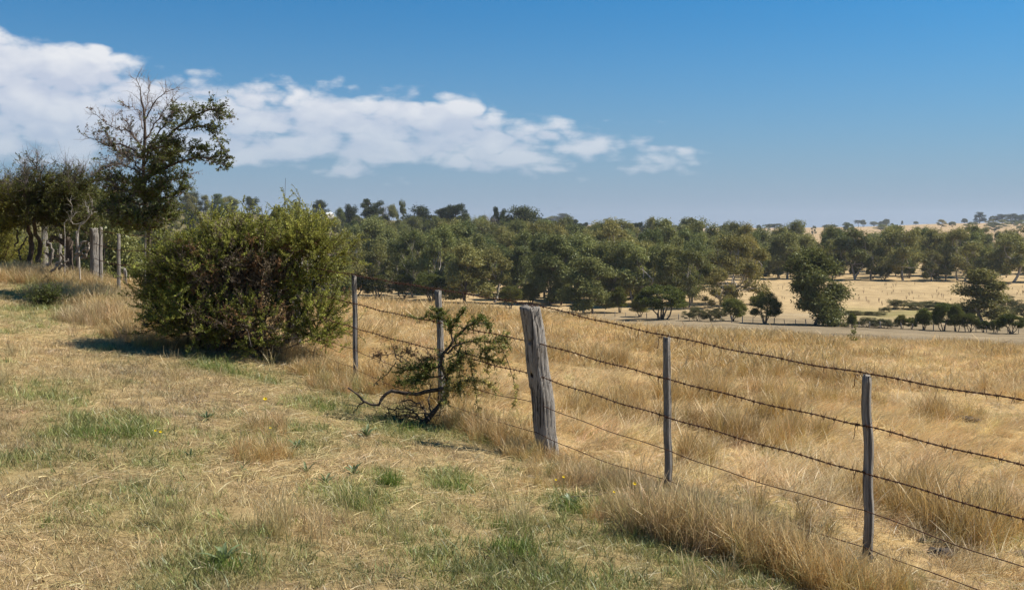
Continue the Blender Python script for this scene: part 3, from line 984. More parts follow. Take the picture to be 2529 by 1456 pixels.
# trees scattered over the far golden hill
for px, d, h, wpx, kd, lab in [
    (2382, 2020, 9, 12, 'dome', 'lone round tree left on the golden hill crest'), (2420, 1930, 20, 26, 'roundpine', 'largest tree on the golden hill crest'),
    (2455, 2010, 13, 18, 'dome', 'tree right of the largest on the hill crest'), (2475, 2000, 16, 26, 'roundpine', 'dark clump in the middle of the hill crest'),
    (2498, 2020, 17, 28, 'roundpine', 'rightmost but one clump on the hill crest'), (2515, 2000, 15, 16, 'dome', 'round tree near the right end of the hill crest'),
    (2532, 2000, 16, 24, 'roundpine', 'clump cut by the right edge on the hill crest'), (2326, 1640, 12, 20, 'gum', 'lone spreading tree half way up the golden hill'),
    (2352, 1650, 8, 14, 'dome', 'pale bush beside the lone tree on the golden hill'), (2448, 1600, 11, 24, 'gum', 'tree group below the hill crest'),
    (2478, 1560, 11, 26, 'gum', 'larger tree group below the hill crest on the right'), (2505, 1700, 9, 16, 'dome', 'small tree on the bare slope right'),
    (2520, 1480, 12, 26, 'gum', 'tree group at the foot of the golden hill right'), (2400, 1420, 11, 30, 'gum', 'tree group at the foot of the golden hill centre'),
    (2455, 1380, 11, 30, 'gum', 'dark tree line at the foot of the golden hill'), (2180, 1500, 10, 30, 'gum', 'tree line left of the golden hill foot'),
    (2090, 2400, 11, 14, 'dome', 'round tree on the low skyline left of the hill'), (2120, 2400, 15, 16, 'umbrella', 'tall tree on the low skyline left of the hill'),
    (2158, 2450, 11, 16, 'dome', 'dark square clump on the low skyline'), (2180, 2450, 11, 18, 'dome', 'second dark clump on the low skyline'),
    (2203, 2450, 6, 6, 'dome', 'tiny round bush on the low skyline'), (2228, 2350, 10, 4, 'cone', 'single upright narrow tree on the low skyline'),
    (2262, 2250, 7, 10, 'dome', 'bush where the golden hill meets the skyline'), (2050, 2400, 7, 30, 'dome', 'flat clump on the low skyline'),
    (1688, 1700, 17, 34, 'roundpine', 'dark hazy clump standing above the horizon right of centre'), (1672, 1720, 14, 22, 'roundpine', 'hazy clump left of the dark one on the horizon'),
    (1790, 1600, 14, 30, 'umbrella', 'flat hazy pine on the horizon'), (1845, 1500, 14, 24, 'roundpine', 'hazy clump above the biggest gum'), (1912, 1700, 14, 34, 'umbrella', 'long low hazy clump on the horizon'),
    (1388, 2300, 24, 54, 'roundpine', 'blue hazy wooded knoll right of the ridge'), (1345, 2350, 15, 40, 'roundpine', 'lower left end of the blue hazy knoll'),
    (1365, 2300, 18, 36, 'gum', 'middle of the blue hazy knoll'), (1560, 2600, 10, 26, 'dome', 'faint clump on the far pinkish hill'),
]:
    X = (px - CX) / F * d
    put_tree(kd, X, d, h * 1.15, 1.2 * wpx * d / F, lab)

# dry dock stalks standing in the far field
def stalk_mesh(seed):
    rg = np.random.default_rng(seed)
    T = []
    for i in range(6):
        a = rg.uniform(0, 6.28)
        e = np.array([math.cos(a) * .28, math.sin(a) * .22, rg.uniform(.8, 1.5)])
        p, r = limb(np.zeros(3) - [0, 0, .1], e, .012, .016, rg, 5, .05)
        r = r * np.array([.6, .7, 1.2, 1.5, .5])
        T.append((p, r))
    V, q = tubes(np.array([a for a, b in T]), np.array([b for a, b in T]), 4)
    return mesh_np('dock_stalk', V, q, None, M_DOCK)


M_DOCK = mat_rough('brown_dry_stalk', (0.10, 0.06, 0.035), (0.19, 0.12, 0.07), 8.0)
_stalks = [stalk_mesh(s) for s in (1, 2, 3)]
srng = np.random.default_rng(5)
for i in range(190):
    px = srng.uniform(1860, 2560)
    py = 700 + 62 * srng.beta(1.6, 1.6)
    if vnoise(px / 40.0, py / 12.0, 4) < 0.38:
        continue
    d = depth_for(px, py, 200, 420)
    X = (px - CX) / F * d
    o = obj('dock_stalk', _stalks[i % 3], None, (X, d, float(gz(X, d))), 'brown dry weed stalk standing in the pale far field', 'weed', 'dry weed stalks in the far field')
    s_ = float(srng.uniform(.5, 1.15))
    o.scale = (s_, s_, s_)
    o.rotation_euler = (0, 0, float(srng.uniform(0, 6)))

# valley fence
def simple_post(h, r, seed, s=7, mat=None):
    rg = np.random.default_rng(seed)
    n = 6
    z = np.linspace(-.3, h, n)
    p = np.stack([rg.normal(size=n) * r * .15, rg.normal(size=n) * r * .15, z], -1)[None]
    V, q = tubes(p, np.full((1, n), r) * (1 + .1 * rg.normal(size=(1, n))), s)
    top = np.array([p[0, -1] + [0, 0, r * .3]])
    V = np.vstack([V, top])
    b = (n - 1) * s
    tri = [(b + i, b + (i + 1) % s, n * s) for i in range(s)]
    return mesh_np('post', V, q, np.array(tri), mat or M_POST)


vf = thing('valley_fence', 'long low post and wire fence along the valley shrubs', 'fence', (0, 0, 0))
_vp = [simple_post(1.25, .09, 1), simple_post(1.15, .06, 2), simple_post(1.35, .12, 3)]
vpx = np.linspace(1440, 2620, 46)
vpts = []
for i, px in enumerate(vpx):
    by = np.interp(px, [1440, 1654, 1900, 2104, 2300, 2529, 2620], [778, 789, 800, 808, 815, 824, 828]) + srng.normal() * .4
    g = ground_at(px, by, 130, 400)
    vpts.append(g)
    o = obj('post', _vp[0 if i % 3 == 0 else 1 if i % 7 else 2], vf, tuple(g))
    o.rotation_euler = (srng.normal() * .05, srng.normal() * .05, srng.uniform(0, 6))
vpts = np.array(vpts)
for hgt in (.35, .75, 1.1):
    V, q = tubes((vpts + [0, 0, hgt])[None], np.full((1, len(vpts)), .008), 4)
    obj('wire', mesh_np('wire', V, q, None, M_RUST), vf)

# houses on the left hillside
M_WALL = mat_rough('cream_wall', (.55, .50, .42), (.68, .63, .55), 2.0)
M_ROOFW = mat_rough('pale_iron_roof', (.55, .58, .62), (.72, .74, .76), 1.0)
M_GLASS = mat_rough('dark_window', (.03, .04, .05), (.06, .07, .08), 1.0, (1, 1, 1), 0.0, .2)


def box(x0, x1, y0, y1, z0, z1):
    V = np.array([[x, y, z] for x in (x0, x1) for y in (y0, y1) for z in (z0, z1)], float)
    q = np.array([[0, 1, 3, 2], [4, 6, 7, 5], [0, 4, 5, 1], [2, 3, 7, 6], [0, 2, 6, 4], [1, 5, 7, 3]])
    return V, q


def house(px, py, d, wm, label):
    X = (px - CX) / F * d
    g = np.array([X, d, EYE + (HY - py) / F * d])
    e = thing('house', label, 'house', g)
    obj('wall', mesh_np('wall', *box(-wm / 2, wm / 2, -4, 4, -6, 3), None, M_WALL), e)
    V = np.array([[-wm / 2 - .5, -4.6, 2.9], [wm / 2 + .5, -4.6, 2.9], [wm / 2 + .5, 4.6, 2.9], [-wm / 2 - .5, 4.6, 2.9], [-wm / 2 + 3, 0, 5.4], [wm / 2 - 3, 0, 5.4]])
    obj('roof', mesh_np('roof', V, np.array([[0, 1, 5, 4], [2, 3, 4, 5]]), np.array([[1, 2, 5], [3, 0, 4]]), M_ROOFW), e)
    wme = mesh_np('window', *box(-.9, .9, -.06, .06, -.7, .7), None, M_GLASS)
    for k in (-.3, 0.02, .32):
        obj('window', wme, e, (wm * k, -4.03, 1.5))


house(172, 506, 820, 20, 'cream house with pale roof high on the left hillside')
house(192, 500, 860, 16, 'upper house left of the dead sapling on the hillside')
house(222, 506, 820, 18, 'pale roofed house right on the left hillside')
house(805, 536, 900, 13, 'small white building behind the right top of the hedge bush')
# ------------------------------------------------------------------ near fence
DF = {px: fence_d(px) for px in (2850, 2140, 1640, 1340, 1083, 875, 720, 620, 530, 445, 362, 293, 240, 190, 149, 109, 60, -20)}
fence = thing('barbed_wire_fence', 'old barbed wire fence of grey split posts running down the slope', 'fence', (0, 0, 0))


def post_mesh(foot, head, wx, wy, seed, n=22, s=22, sq=0.55, top_slant=0.0, taper=0.9, grooves=0.10, ang=None):
    """weathered split post from foot to head (world points), squarish section with long cracks"""
    rg = np.random.default_rng(seed)
    foot, head = np.asarray(foot, float), np.asarray(head, float)
    if ang is None:
        ang = math.atan2(FU[1], FU[0])
    th = np.arange(s) * 2 * math.pi / s
    c, sn = np.cos(th), np.sin(th)
    rad = 1.0 / (np.abs(c) ** (2 / sq) + np.abs(sn) ** (2 / sq)) ** (sq / 2)
    gr = 1 + grooves * (rg.uniform(size=s) - 0.5) * 2
    gr -= (rg.uniform(size=s) < 0.16) * grooves * 1.7
    lx, ly = c * rad * gr * wx / 2, sn * rad * gr * wy / 2
    t = np.linspace(0, 1, n)
    bow = rg.normal(size=2) * 0.012
    V = np.zeros((n, s, 3))
    ca, sa = math.cos(ang), math.sin(ang)
    ph = rg.uniform(0, 6, 3)
    for i, tt in enumerate(t):
        k = 1 + (taper - 1) * tt + 0.025 * math.sin(tt * 7 + ph[0]) + rg.normal() * 0.008
        ctr = foot * (1 - tt) + head * tt
        jx = bow[0] * math.sin(tt * math.pi) + 0.004 * math.sin(tt * 19 + ph[1])
        jy = bow[1] * math.sin(tt * math.pi) + 0.004 * math.sin(tt * 16 + ph[2])
        x = (lx * (1 + 0.02 * rg.normal(size=s)) * k) + jx
        y = (ly * (1 + 0.02 * rg.normal(size=s)) * k) + jy
        V[i, :, 0] = ctr[0] + x * ca - y * sa
        V[i, :, 1] = ctr[1] + x * sa + y * ca
        V[i, :, 2] = ctr[2]
    V[-1, :, 2] += rg.normal(size=s) * 0.006 + top_slant * (lx / wx) - 0.012 * (rg.uniform(size=s) < .3)
    idx = np.arange(n * s).reshape(n, s)
    a, b = idx[:-1], idx[1:]
    q = np.stack([a, np.roll(a, -1, 1), np.roll(b, -1, 1), b], -1).reshape(-1, 4)
    Vf = V.reshape(-1, 3)
    top = Vf[idx[-1]].mean(0) + [0, 0, -0.004]
    Vf = np.vstack([Vf, top])
    tri = np.array([(idx[-1, i], idx[-1, (i + 1) % s], len(Vf) - 1) for i in range(s)])
    return mesh_np('post', Vf, q, tri, M_POST)


def fpost(px_top, y_top, px_bot, y_bot, px, wx, wy, seed, name='post', label=None, **kw):
    d = fence_d(px)
    o = obj(name, post_mesh(P(px_bot, y_bot + 30, d), P(px_top, y_top, d), wx, wy, seed, **kw), fence)
    if label:
        o['label'] = label
    return o


fpost(2139, 925, 2143, 1405, 2140, .048, .052, 1, top_slant=0.02, grooves=.2)
fpost(1647, 832, 1652, 1178, 1640, .052, .050, 2, grooves=.2)
fpost(1081, 717, 1090, 1010, 1083, .056, .060, 4, grooves=.18)
fpost(874, 679, 877, 955, 875, .054, .052, 5, grooves=.18)
strainer = fpost(1309, 757, 1358, 1150, 1330, .175, .165, 3, 'strainer_post', 'thick leaning grey strainer post with drilled wire holes', n=40, s=44, sq=0.45, taper=0.93, grooves=0.055, top_slant=0.015)
fpost(722, 640, 724, 862, 720, .20, .17, 6, 'strainer_post', 'thick grey post half buried in the hedge bush', sq=.45, grooves=.06)
fpost(362, 572, 362, 745, 362, .062, .06, 7)
fpost(293, 577, 294, 722, 293, .062, .06, 8)
fpost(232, 563, 233, 702, 236, .17, .16, 9, 'strainer_post', 'dark faced thick post beside the gnarled tree', sq=.45, grooves=.06)
fpost(249, 561, 250, 706, 248, .075, .07, 10)
fpost(190, 570, 191, 690, 190, .075, .07, 11)
fpost(149, 577, 150, 680, 149, .07, .07, 12)
fpost(109, 557, 110, 672, 109, .15, .14, 13, 'strainer_post', 'thick post behind the gnarled tree trunks', sq=.45, grooves=.06)
fpost(2850, 1030, 2852, 1600, 2850, .06, .06, 14)

# drilled holes in the strainer: cut out for real
def drill(target, pts, rad):
    cutters = []
    n = Vector((-FN[0], -FN[1], 0.0))
    for p in pts:
        p = np.asarray(p)
        a = p + np.array(n) * 0.16
        b = p - np.array(n) * 0.05
        V, q = tubes(np.array([[a, (a + b) / 2, b]]), np.full((1, 3), rad), 10)
        V = np.vstack([V, a, b])
        tri = [(i, (i + 1) % 10, 30) for i in range(10)] + [(20 + (i + 1) % 10, 20 + i, 31) for i in range(10)]
        cu = bpy.data.objects.new('cutter', mesh_np('cutter', V, q, np.array(tri), M_POST))
        COL.objects.link(cu)
        md = target.modifiers.new('hole', 'BOOLEAN')
        md.object = cu
        md.operation = 'DIFFERENCE'
        md.solver = 'EXACT'
        cutters.append(cu)
    dg = bpy.context.evaluated_depsgraph_get()
    me = bpy.data.meshes.new_from_object(target.evaluated_get(dg))
    target.modifiers.clear()
    target.data = me
    for cu in cutters:
        bpy.data.objects.remove(cu)


_ds = fence_d(1330)
# wires: rows of heights at each post (px, five picture rows)
WR = [(2850, 1041, 1216, 1367, 1492, 1575), (2140, 927, 1048, 1163, 1255, 1345), (1650, 833, 932, 1026, 1106, 1180), (1330, 757, 843, 925, 992, 1064),
      (1085, 717, 794, 862, 930, 985), (875, 681, 747, 806, 859, 905), (722, 652, 707, 757, 802, 840), (362, 583, 619, 656, 690, 714), (293, 580, 617, 653, 686, 706), (236, 566, 601, 637, 668, 690), (109, 560, 592, 624, 650, 668)]
WN = np.array(WR)
wire_z = []
for r in range(1, 6):
    pts = []
    for row in WR:
        d = fence_d(row[0])
        p = P(row[0], row[r], d)
        pts.append(p)
    wire_z.append(np.array(pts))


def on_face(p, extra=0.0):
    """shift a wire to the camera side of the posts"""
    q = p.copy()
    q[..., 0] -= FN[0] * (0.036 + extra)
    q[..., 1] -= FN[1] * (0.036 + extra)
    return q


def wire_line(pts, sag, step):
    out_ = []
    wrg = np.random.default_rng(int(abs(pts[0, 2]) * 1000))
    for i in range(len(pts) - 1):
        a, b = pts[i], pts[i + 1]
        L = np.linalg.norm(b - a)
        n = max(4, int(L / step))
        t = np.linspace(0, 1, n, endpoint=False)[:, None]
        p = a * (1 - t) + b * t
        p[:, 2] -= sag * L * (4 * t[:, 0] * (1 - t[:, 0])) * wrg.uniform(.5, 1.4)
        p[:, 2] += 0.004 * np.sin(t[:, 0] * L * 9 + wrg.uniform(0, 6))
        out_.append(p)
    out_.append(pts[-1:])
    return np.concatenate(out_)


def barb_mesh():
    T = []
    th = np.linspace(0, 4.2 * math.pi, 13)
    T.append((np.stack([th / th[-1] * .014 - .007, .0075 * np.cos(th), .0075 * np.sin(th)], -1), np.full(13, .0024)))
    for a, sx in ((.5, -.008), (2.4, .009), (3.6, -.004), (5.5, .005)):
        e = np.array([sx * 1.6, math.cos(a) * .028, math.sin(a) * .028])
        t_ = np.linspace(0, 1, 13)[:, None]
        T.append((np.array([sx, 0, 0]) * (1 - t_) + e * t_, np.linspace(.0025, .0009, 13)))
    V, q = tubes(np.array([a for a, b in T])[:, ::3], np.array([b for a, b in T])[:, ::3], 3)
    return mesh_np('barb', V, q, None, M_RUST)


BARB = barb_mesh()
brng = np.random.default_rng(12)
n_barb = 0
for r in range(5):
    zz = on_face(wire_z[r])
    if r == 0:
        zz = wire_z[0].copy()
        zz[:, 2] += 0.012
    barbed = r < 3
    line = wire_line(zz, 0.006 if barbed else 0.016, 0.016 if barbed else 0.05)
    if barbed:
        T_ = nrm(np.gradient(line, axis=0))
        U_ = nrm(np.cross(T_, [0, 0, 1.0]))
        W_ = np.cross(U_, T_)
        s_ = np.concatenate([[0], np.cumsum(np.linalg.norm(np.diff(line, axis=0), axis=1))])
        ph = s_ * 2 * math.pi / 0.085
        R_ = 0.0034
        st = [line + R_ * (np.cos(ph + k)[:, None] * U_ + np.sin(ph + k)[:, None] * W_) for k in (0, math.pi)]
        V, q = tubes(np.array(st), np.full((2, len(line)), .0028), 4)
    else:
        V, q = tubes(line[None], np.full((1, len(line)), .0034), 5)
    wo = obj('barbed_wire' if barbed else 'plain_wire', mesh_np('wire', V, q, None, M_RUST, True), fence)
    if barbed:
        pos = 0.03
        far = []
        while pos < s_[-1]:
            i = int(np.searchsorted(s_, pos))
            if i >= len(line) - 1:
                break
            p = line[i]
            yaw = math.atan2(T_[i, 1], T_[i, 0])
            pit = -math.asin(np.clip(T_[i, 2], -1, 1))
            pxp = CX + F * p[0] / p[1]
            if pxp > 850 and n_barb < 300:
                bo = obj('barb', BARB, wo, tuple(p))
                bo.rotation_euler = (brng.uniform(0, 6), pit, yaw)
                bo.scale = (1.15,) * 3
                n_barb += 1
            else:
                far.append(p)
            pos += 0.082 * brng.uniform(.8, 1.2)
        if far:
            far = np.array(far)
            dirs = nrm(brng.normal(size=(len(far), 3)))
            seg = np.stack([far - dirs * .02, far, far + dirs * .02], 1)
            V, q = tubes(seg, np.full((len(far), 3), .0035), 3)
            obj('barbs', mesh_np('barbs', V, q, None, M_RUST), wo, kind='stuff')

drill(strainer, [on_face(wire_z[1][3:4], .03)[0] + [0, 0, .004], on_face(wire_z[2][3:4], .03)[0] + [0, 0, .004]], 0.024)

# loose ends of tie wire at the posts
def tie(p, dx, dz, seed):
    rg = np.random.default_rng(seed)
    t_ = np.linspace(0, 1, 7)[:, None]
    a = p + np.array([-FN[0], -FN[1], 0]) * .012
    pts = a + np.array([dx, 0, dz]) * t_ + rg.normal(size=(7, 3)) * .002
    th = np.linspace(0, 5 * math.pi, 26)
    coil = p + np.stack([FU[0] * (th / 16 - .5) * .035 + .006 * np.cos(th) * FN[0], FU[1] * (th / 16 - .5) * .035 + .006 * np.cos(th) * FN[1], .006 * np.sin(th)], -1)
    parts = [tubes(pts[None], np.full((1, 7), .0022), 4), tubes(coil[None], np.full((1, 26), .0024), 4)]
    V, q = join(parts)
    obj('tie_wire', mesh_np('tie_wire', V, q, None, M_RUST), fence)


for i, row in enumerate(WR[1:6], 1):
    for r in (0, 1, 2):
        p = on_face(wire_z[r][i:i + 1])[0]
        p = p + np.array([FU[0], FU[1], 0]) * .045
        tie(p, -.012, -.05 - .02 * ((i + r) % 3), i * 7 + r)
# rusty staple loop on the strainer top
_sp = P(1316, 764, _ds) + np.array([-FN[0], -FN[1], 0]) * .09
th = np.linspace(0, math.pi * 2, 16)
lp = _sp + np.stack([FU[0] * .018 * np.sin(th), FU[1] * .018 * np.sin(th), .03 * np.cos(th) - .02], -1)
V, q = tubes(lp[None], np.full((1, 16), .0026), 4)
obj('staple', mesh_np('staple', V, q, None, M_RUST), fence)

_g = ground_at(311, 712, 10, 40)
st = obj('tree_stump', post_mesh(_g + [0, 0, -.2], P(309, 664, _g[1]), .10, .09, 77, n=12, s=16, grooves=.22, taper=.7, top_slant=.05), None, None,
         'short rotten grey stump right of the thin pale post', 'stump')


# ------------------------------------------------------------------ near shrubs: sketch of branches, twigs and leaves
class Sketch:
    def __init__(s, seed):
        s.rg = np.random.default_rng(seed)
        s.wood, s.lv = {}, {}

    def tube(s, key, pts, rad):
        """pts (B,N,3)"""
        s.wood.setdefault((key, pts.shape[1]), []).append((pts, rad))

    def branch(s, key, pts, r0, r1, n=14, jit=0.012):
        p = catmull(pts, n)
        p[1:-1] += s.rg.normal(size=(n - 2, 3)) * jit
        r = np.linspace(r0, r1, n) * (1 + .08 * s.rg.normal(size=n))
        s.tube(key, p[None], r[None])
        return p

    def twigs(s, key, p, n, L, r, along=0.5, up=0.25, spread=0.8, t0=0.1, k=6, curl=0.25, out_dir=None):
        """n curved twigs off polyline p (M,3) or off a batch (B,M,3)"""
        rg = s.rg
        if p.ndim == 2:
            p = p[None]
        B, M, _ = p.shape
        b = rg.integers(0, B, n)
        t = rg.uniform(t0, 1.0, n) * (M - 1)
        i = np.minimum(t.astype(int), M - 2)
        f = (t - i)[:, None]
        base = p[b, i] * (1 - f) + p[b, i + 1] * f
        tan = nrm(p[b, i + 1] - p[b, i])
        d = nrm(tan * along + nrm(rg.normal(size=(n, 3))) * spread + np.array([0, 0, up]))
        if out_dir is not None:
            d = nrm(d + out_dir)
        ln = L * rg.uniform(.45, 1.25, n)
        cv = rg.normal(size=(n, 3)) * curl
        tt = np.linspace(0, 1, k)
        q = base[:, None, :] + ln[:, None, None] * (d[:, None, :] * tt[None, :, None] + cv[:, None, :] * (tt ** 2)[None, :, None])
        q[:, 1:] += rg.normal(size=(n, k - 1, 3)) * (ln * .03)[:, None, None]
        rad = np.linspace(r, r * .35, k)[None] * rg.uniform(.7, 1.2, (n, 1))
        s.tube(key, q, rad)
        return q

    def leaves(s, key, tw, m, L, W, col, ang=0.9, t0=0.1, jitter=0.2, colvar=0.15):
        """m leaves on each twig of tw (B,k,3)"""
        rg = s.rg
        B, k, _ = tw.shape
        n = B * m
        b = np.repeat(np.arange(B), m)
        t = rg.uniform(t0, 1.0, n) * (k - 1)
        i = np.minimum(t.astype(int), k - 2)
        f = (t - i)[:, None]
        base = tw[b, i] * (1 - f) + tw[b, i + 1] * f
        tan = nrm(tw[b, i + 1] - tw[b, i])
        d = nrm(tan * (1.15 - ang) + nrm(np.cross(tan, rg.normal(size=(n, 3)))) * ang + rg.normal(size=(n, 3)) * jitter)
        V, q = kites(base, d, L * rg.uniform(.6, 1.3, n), W * rg.uniform(.7, 1.3, n), None, rg)
        col = np.asarray(col, float)
        if col.ndim == 1:
            c = np.broadcast_to(col, (B, 3)) * (1 + colvar * rg.normal(size=(B, 1)))
        else:
            c = col
        c = np.repeat(np.clip(c[b], .004, .8), 4, axis=0)
        s.lv.setdefault(key, []).append((V, q, c))

    def build(s, root, mats, sides=5):
        keys = {}
        for (key, n), L in s.wood.items():
            keys.setdefault(key, []).append(tubes(np.concatenate([a for a, b in L]), np.concatenate([b for a, b in L]), sides if n > 8 else 3))
        for key, parts in keys.items():
            V, q = join(parts)
            obj(key, mesh_np(key, V, q, None, mats[key], True), root)
        for key, parts in s.lv.items():
            V, q = join([(a, b) for a, b, c in parts])
            obj(key, mesh_np(key, V, q, None, M_TINT, False, np.concatenate([c for a, b, c in parts])), root)


def rel(pts, d0, origin):
    """picture points [(px, py, depth offset)] -> local points"""
    return np.array([P(p[0], p[1], d0 + (p[2] if len(p) > 2 else 0)) - origin for p in pts])


GREEN_B = np.array([0.220, 0.232, 0.044])
GREEN_Y = np.array([0.330, 0.310, 0.066])
GREEN_D = np.array([0.085, 0.098, 0.024])
BROWN_L = np.array([0.24, 0.15, 0.075])
GREY_B = np.array([0.20, 0.155, 0.10])

# --- hedge bush
HB = ground_at(590, 868, 8, 20)
hb = thing('hedge_bush', 'large dense dark green spiny hedge bush at the fence', 'bush', HB)
sk = Sketch(3)
dB = 12.4
LOBES = [(456, 622, 46, 44, .0, .42), (530, 608, 62, 40, .1, .55), (640, 612, 66, 38, .2, .6), (742, 604, 52, 44, .1, .5), (806, 612, 30, 40, .1, .35), (466, 705, 66, 72, .0, .55), (560, 680, 92, 84, .0, .7), (655, 690, 64, 92, .1, .65),
         (500, 790, 92, 52, -.25, .6), (620, 795, 82, 52, -.25, .6), (765, 680, 30, 52, .1, .3), (790, 800, 38, 60, -.05, .36), (745, 840, 40, 30, -.1, .3), (430, 748, 36, 46, .0, .35)]
L3 = []
for px, py, rx, ry, dd_, rd in LOBES:
    L3.append((P(px, py, dB + dd_) - HB, np.array([rx * dB / F, rd, ry * dB / F])))
tot_area = sum(r[0] * r[2] for c, r in L3)
sp_p, sp_d = [], []
for c, r in L3:
    n = int(1500 * r[0] * r[2] / tot_area)
    u = nrm(sk.rg.normal(size=(n, 3)))
    u[:, 1] = np.where(u[:, 1] > 0.35, -u[:, 1], u[:, 1])
    lum = .68 + .55 * fbm(u[:, 0] * 2.2 + c[0] * 3, u[:, 2] * 2.2 + u[:, 1] * 1.7, 66, 3)
    p = c + u * r * (sk.rg.uniform(.55, .98, n) * lum)[:, None]
    ins = np.zeros(n, bool)
    for c2, r2 in L3:
        if c2 is not c:
            ins |= (((p - c2) / r2) ** 2).sum(1) < 0.34
    keep = ~ins & (p[:, 2] > 0.05)
    sp_p.append(p[keep])
    sp_d.append(nrm(u[keep] * [.9, .9, .5] + np.array([0.05, 0, .40]) + sk.rg.normal(size=(keep.sum(), 3)) * .42))
sp_p, sp_d = np.concatenate(sp_p), np.concatenate(sp_d)
gap = fbm(sp_p[:, 0] * 2.6 + 9, sp_p[:, 2] * 2.9, 61)
keep = gap > 0.37
sp_p, sp_d = sp_p[keep], sp_d[keep]
ns = len(sp_p)
k = 6
tt = np.linspace(0, 1, k)
sl = sk.rg.uniform(.16, .44, ns) * np.where(sk.rg.uniform(size=ns) < .14, 1.3, 1.0)
axis_ = sp_p[:, None, :] + sl[:, None, None] * (sp_d[:, None, :] * tt[None, :, None] + (sk.rg.normal(size=(ns, 3)) * .22 + [0, 0, .08])[:, None, :] * (tt ** 2)[None, :, None])
sk.tube('twigs', axis_, np.linspace(.006, .002, k)[None] * np.ones((ns, 1)))
NSH = 8
n = ns * NSH
bi = np.repeat(np.arange(ns), NSH)
ti = sk.rg.uniform(.15, .98, n) * (k - 1)
ii = np.minimum(ti.astype(int), k - 2)
ff = (ti - ii)[:, None]
base_ = axis_[bi, ii] * (1 - ff) + axis_[bi, ii + 1] * ff
tan_ = nrm(axis_[bi, ii + 1] - axis_[bi, ii])
sdv = nrm(tan_ * .85 + nrm(sk.rg.normal(size=(n, 3))) * .62 + [0, 0, .12])
ln = sk.rg.uniform(.07, .20, n)
shoots = base_[:, None, :] + ln[:, None, None] * (sdv[:, None, :] * tt[None, :, None] + (sk.rg.normal(size=(n, 3)) * .12 + [0, 0, .10])[:, None, :] * (tt ** 2)[None, :, None])
sk.tube('twigs', shoots, np.linspace(.003, .0015, k)[None] * np.ones((n, 1)))
pxs_ = CX + F * (sp_p[:, 0] + HB[0]) / dB
pys_ = HY - F * (sp_p[:, 2] + HB[2] - EYE) / dB
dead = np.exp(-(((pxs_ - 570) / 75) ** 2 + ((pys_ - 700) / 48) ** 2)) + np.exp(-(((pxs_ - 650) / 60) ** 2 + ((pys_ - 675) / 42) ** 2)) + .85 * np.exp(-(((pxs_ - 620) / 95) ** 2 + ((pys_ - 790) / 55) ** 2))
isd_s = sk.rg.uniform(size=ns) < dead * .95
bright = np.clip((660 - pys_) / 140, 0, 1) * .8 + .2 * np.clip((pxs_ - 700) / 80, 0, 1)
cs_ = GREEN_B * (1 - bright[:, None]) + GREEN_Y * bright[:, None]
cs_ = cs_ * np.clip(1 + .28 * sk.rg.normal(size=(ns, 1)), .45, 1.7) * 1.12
ora = sk.rg.uniform(size=(ns, 1)) < .35
cd_ = np.where(ora, np.array([.30, .165, .075]), GREY_B) * np.clip(1 + .2 * sk.rg.normal(size=(ns, 1)), .5, 1.5)
isd = isd_s[bi]
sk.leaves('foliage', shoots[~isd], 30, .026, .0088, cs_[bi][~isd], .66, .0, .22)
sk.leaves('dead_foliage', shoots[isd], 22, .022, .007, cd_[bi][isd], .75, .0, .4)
# whippy young shoots standing up along the top
tops = [(500, 520), (520, 505), (560, 500), (578, 488), (585, 492), (592, 500), (640, 510), (660, 520), (690, 530), (740, 505), (752, 515), (770, 505), (782, 495), (800, 510), (815, 525), (835, 540), (845, 560), (850, 590), (468, 530), (440, 545), (600, 515), (725, 520), (760, 500), (790, 512)]
tb = np.array([P(a, b + 62, dB + sk.rg.uniform(-.3, .3)) - HB for a, b in tops])
td = nrm(np.array([[(.25 + (a - 700) / 400) * .6, -.1, 1] for a, b in tops]) + sk.rg.normal(size=(len(tops), 3)) * .22)
ln2 = sk.rg.uniform(.14, .22, len(tops))
whip = tb[:, None, :] + ln2[:, None, None] * (td[:, None, :] * tt[None, :, None] + (sk.rg.normal(size=(len(tops), 3)) * .12)[:, None, :] * (tt ** 2)[None, :, None])
sk.tube('twigs', whip, np.linspace(.004, .002, k)[None] * np.ones((len(tops), 1)))
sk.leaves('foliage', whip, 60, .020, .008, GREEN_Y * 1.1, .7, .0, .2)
# inside: crooked stems and bare twigs
for i in range(26):
    c, r = L3[i % len(L3)]
    e = c + nrm(sk.rg.normal(size=3)) * r * .8
    b0 = np.array([sk.rg.uniform(-.7, .8), sk.rg.uniform(-.2, .4), -.05])
    mid = (b0 + e) / 2 + sk.rg.normal(size=3) * .12
    br = sk.branch('stems', [b0, mid, e], .022, .006, 12, .015)
    sk.twigs('dead_twigs', br, 46, .30, .004, .4, .3, .9)
sk.build(hb, {'stems': M_BARK, 'twigs': M_BARK, 'dead_twigs': M_TWIG})

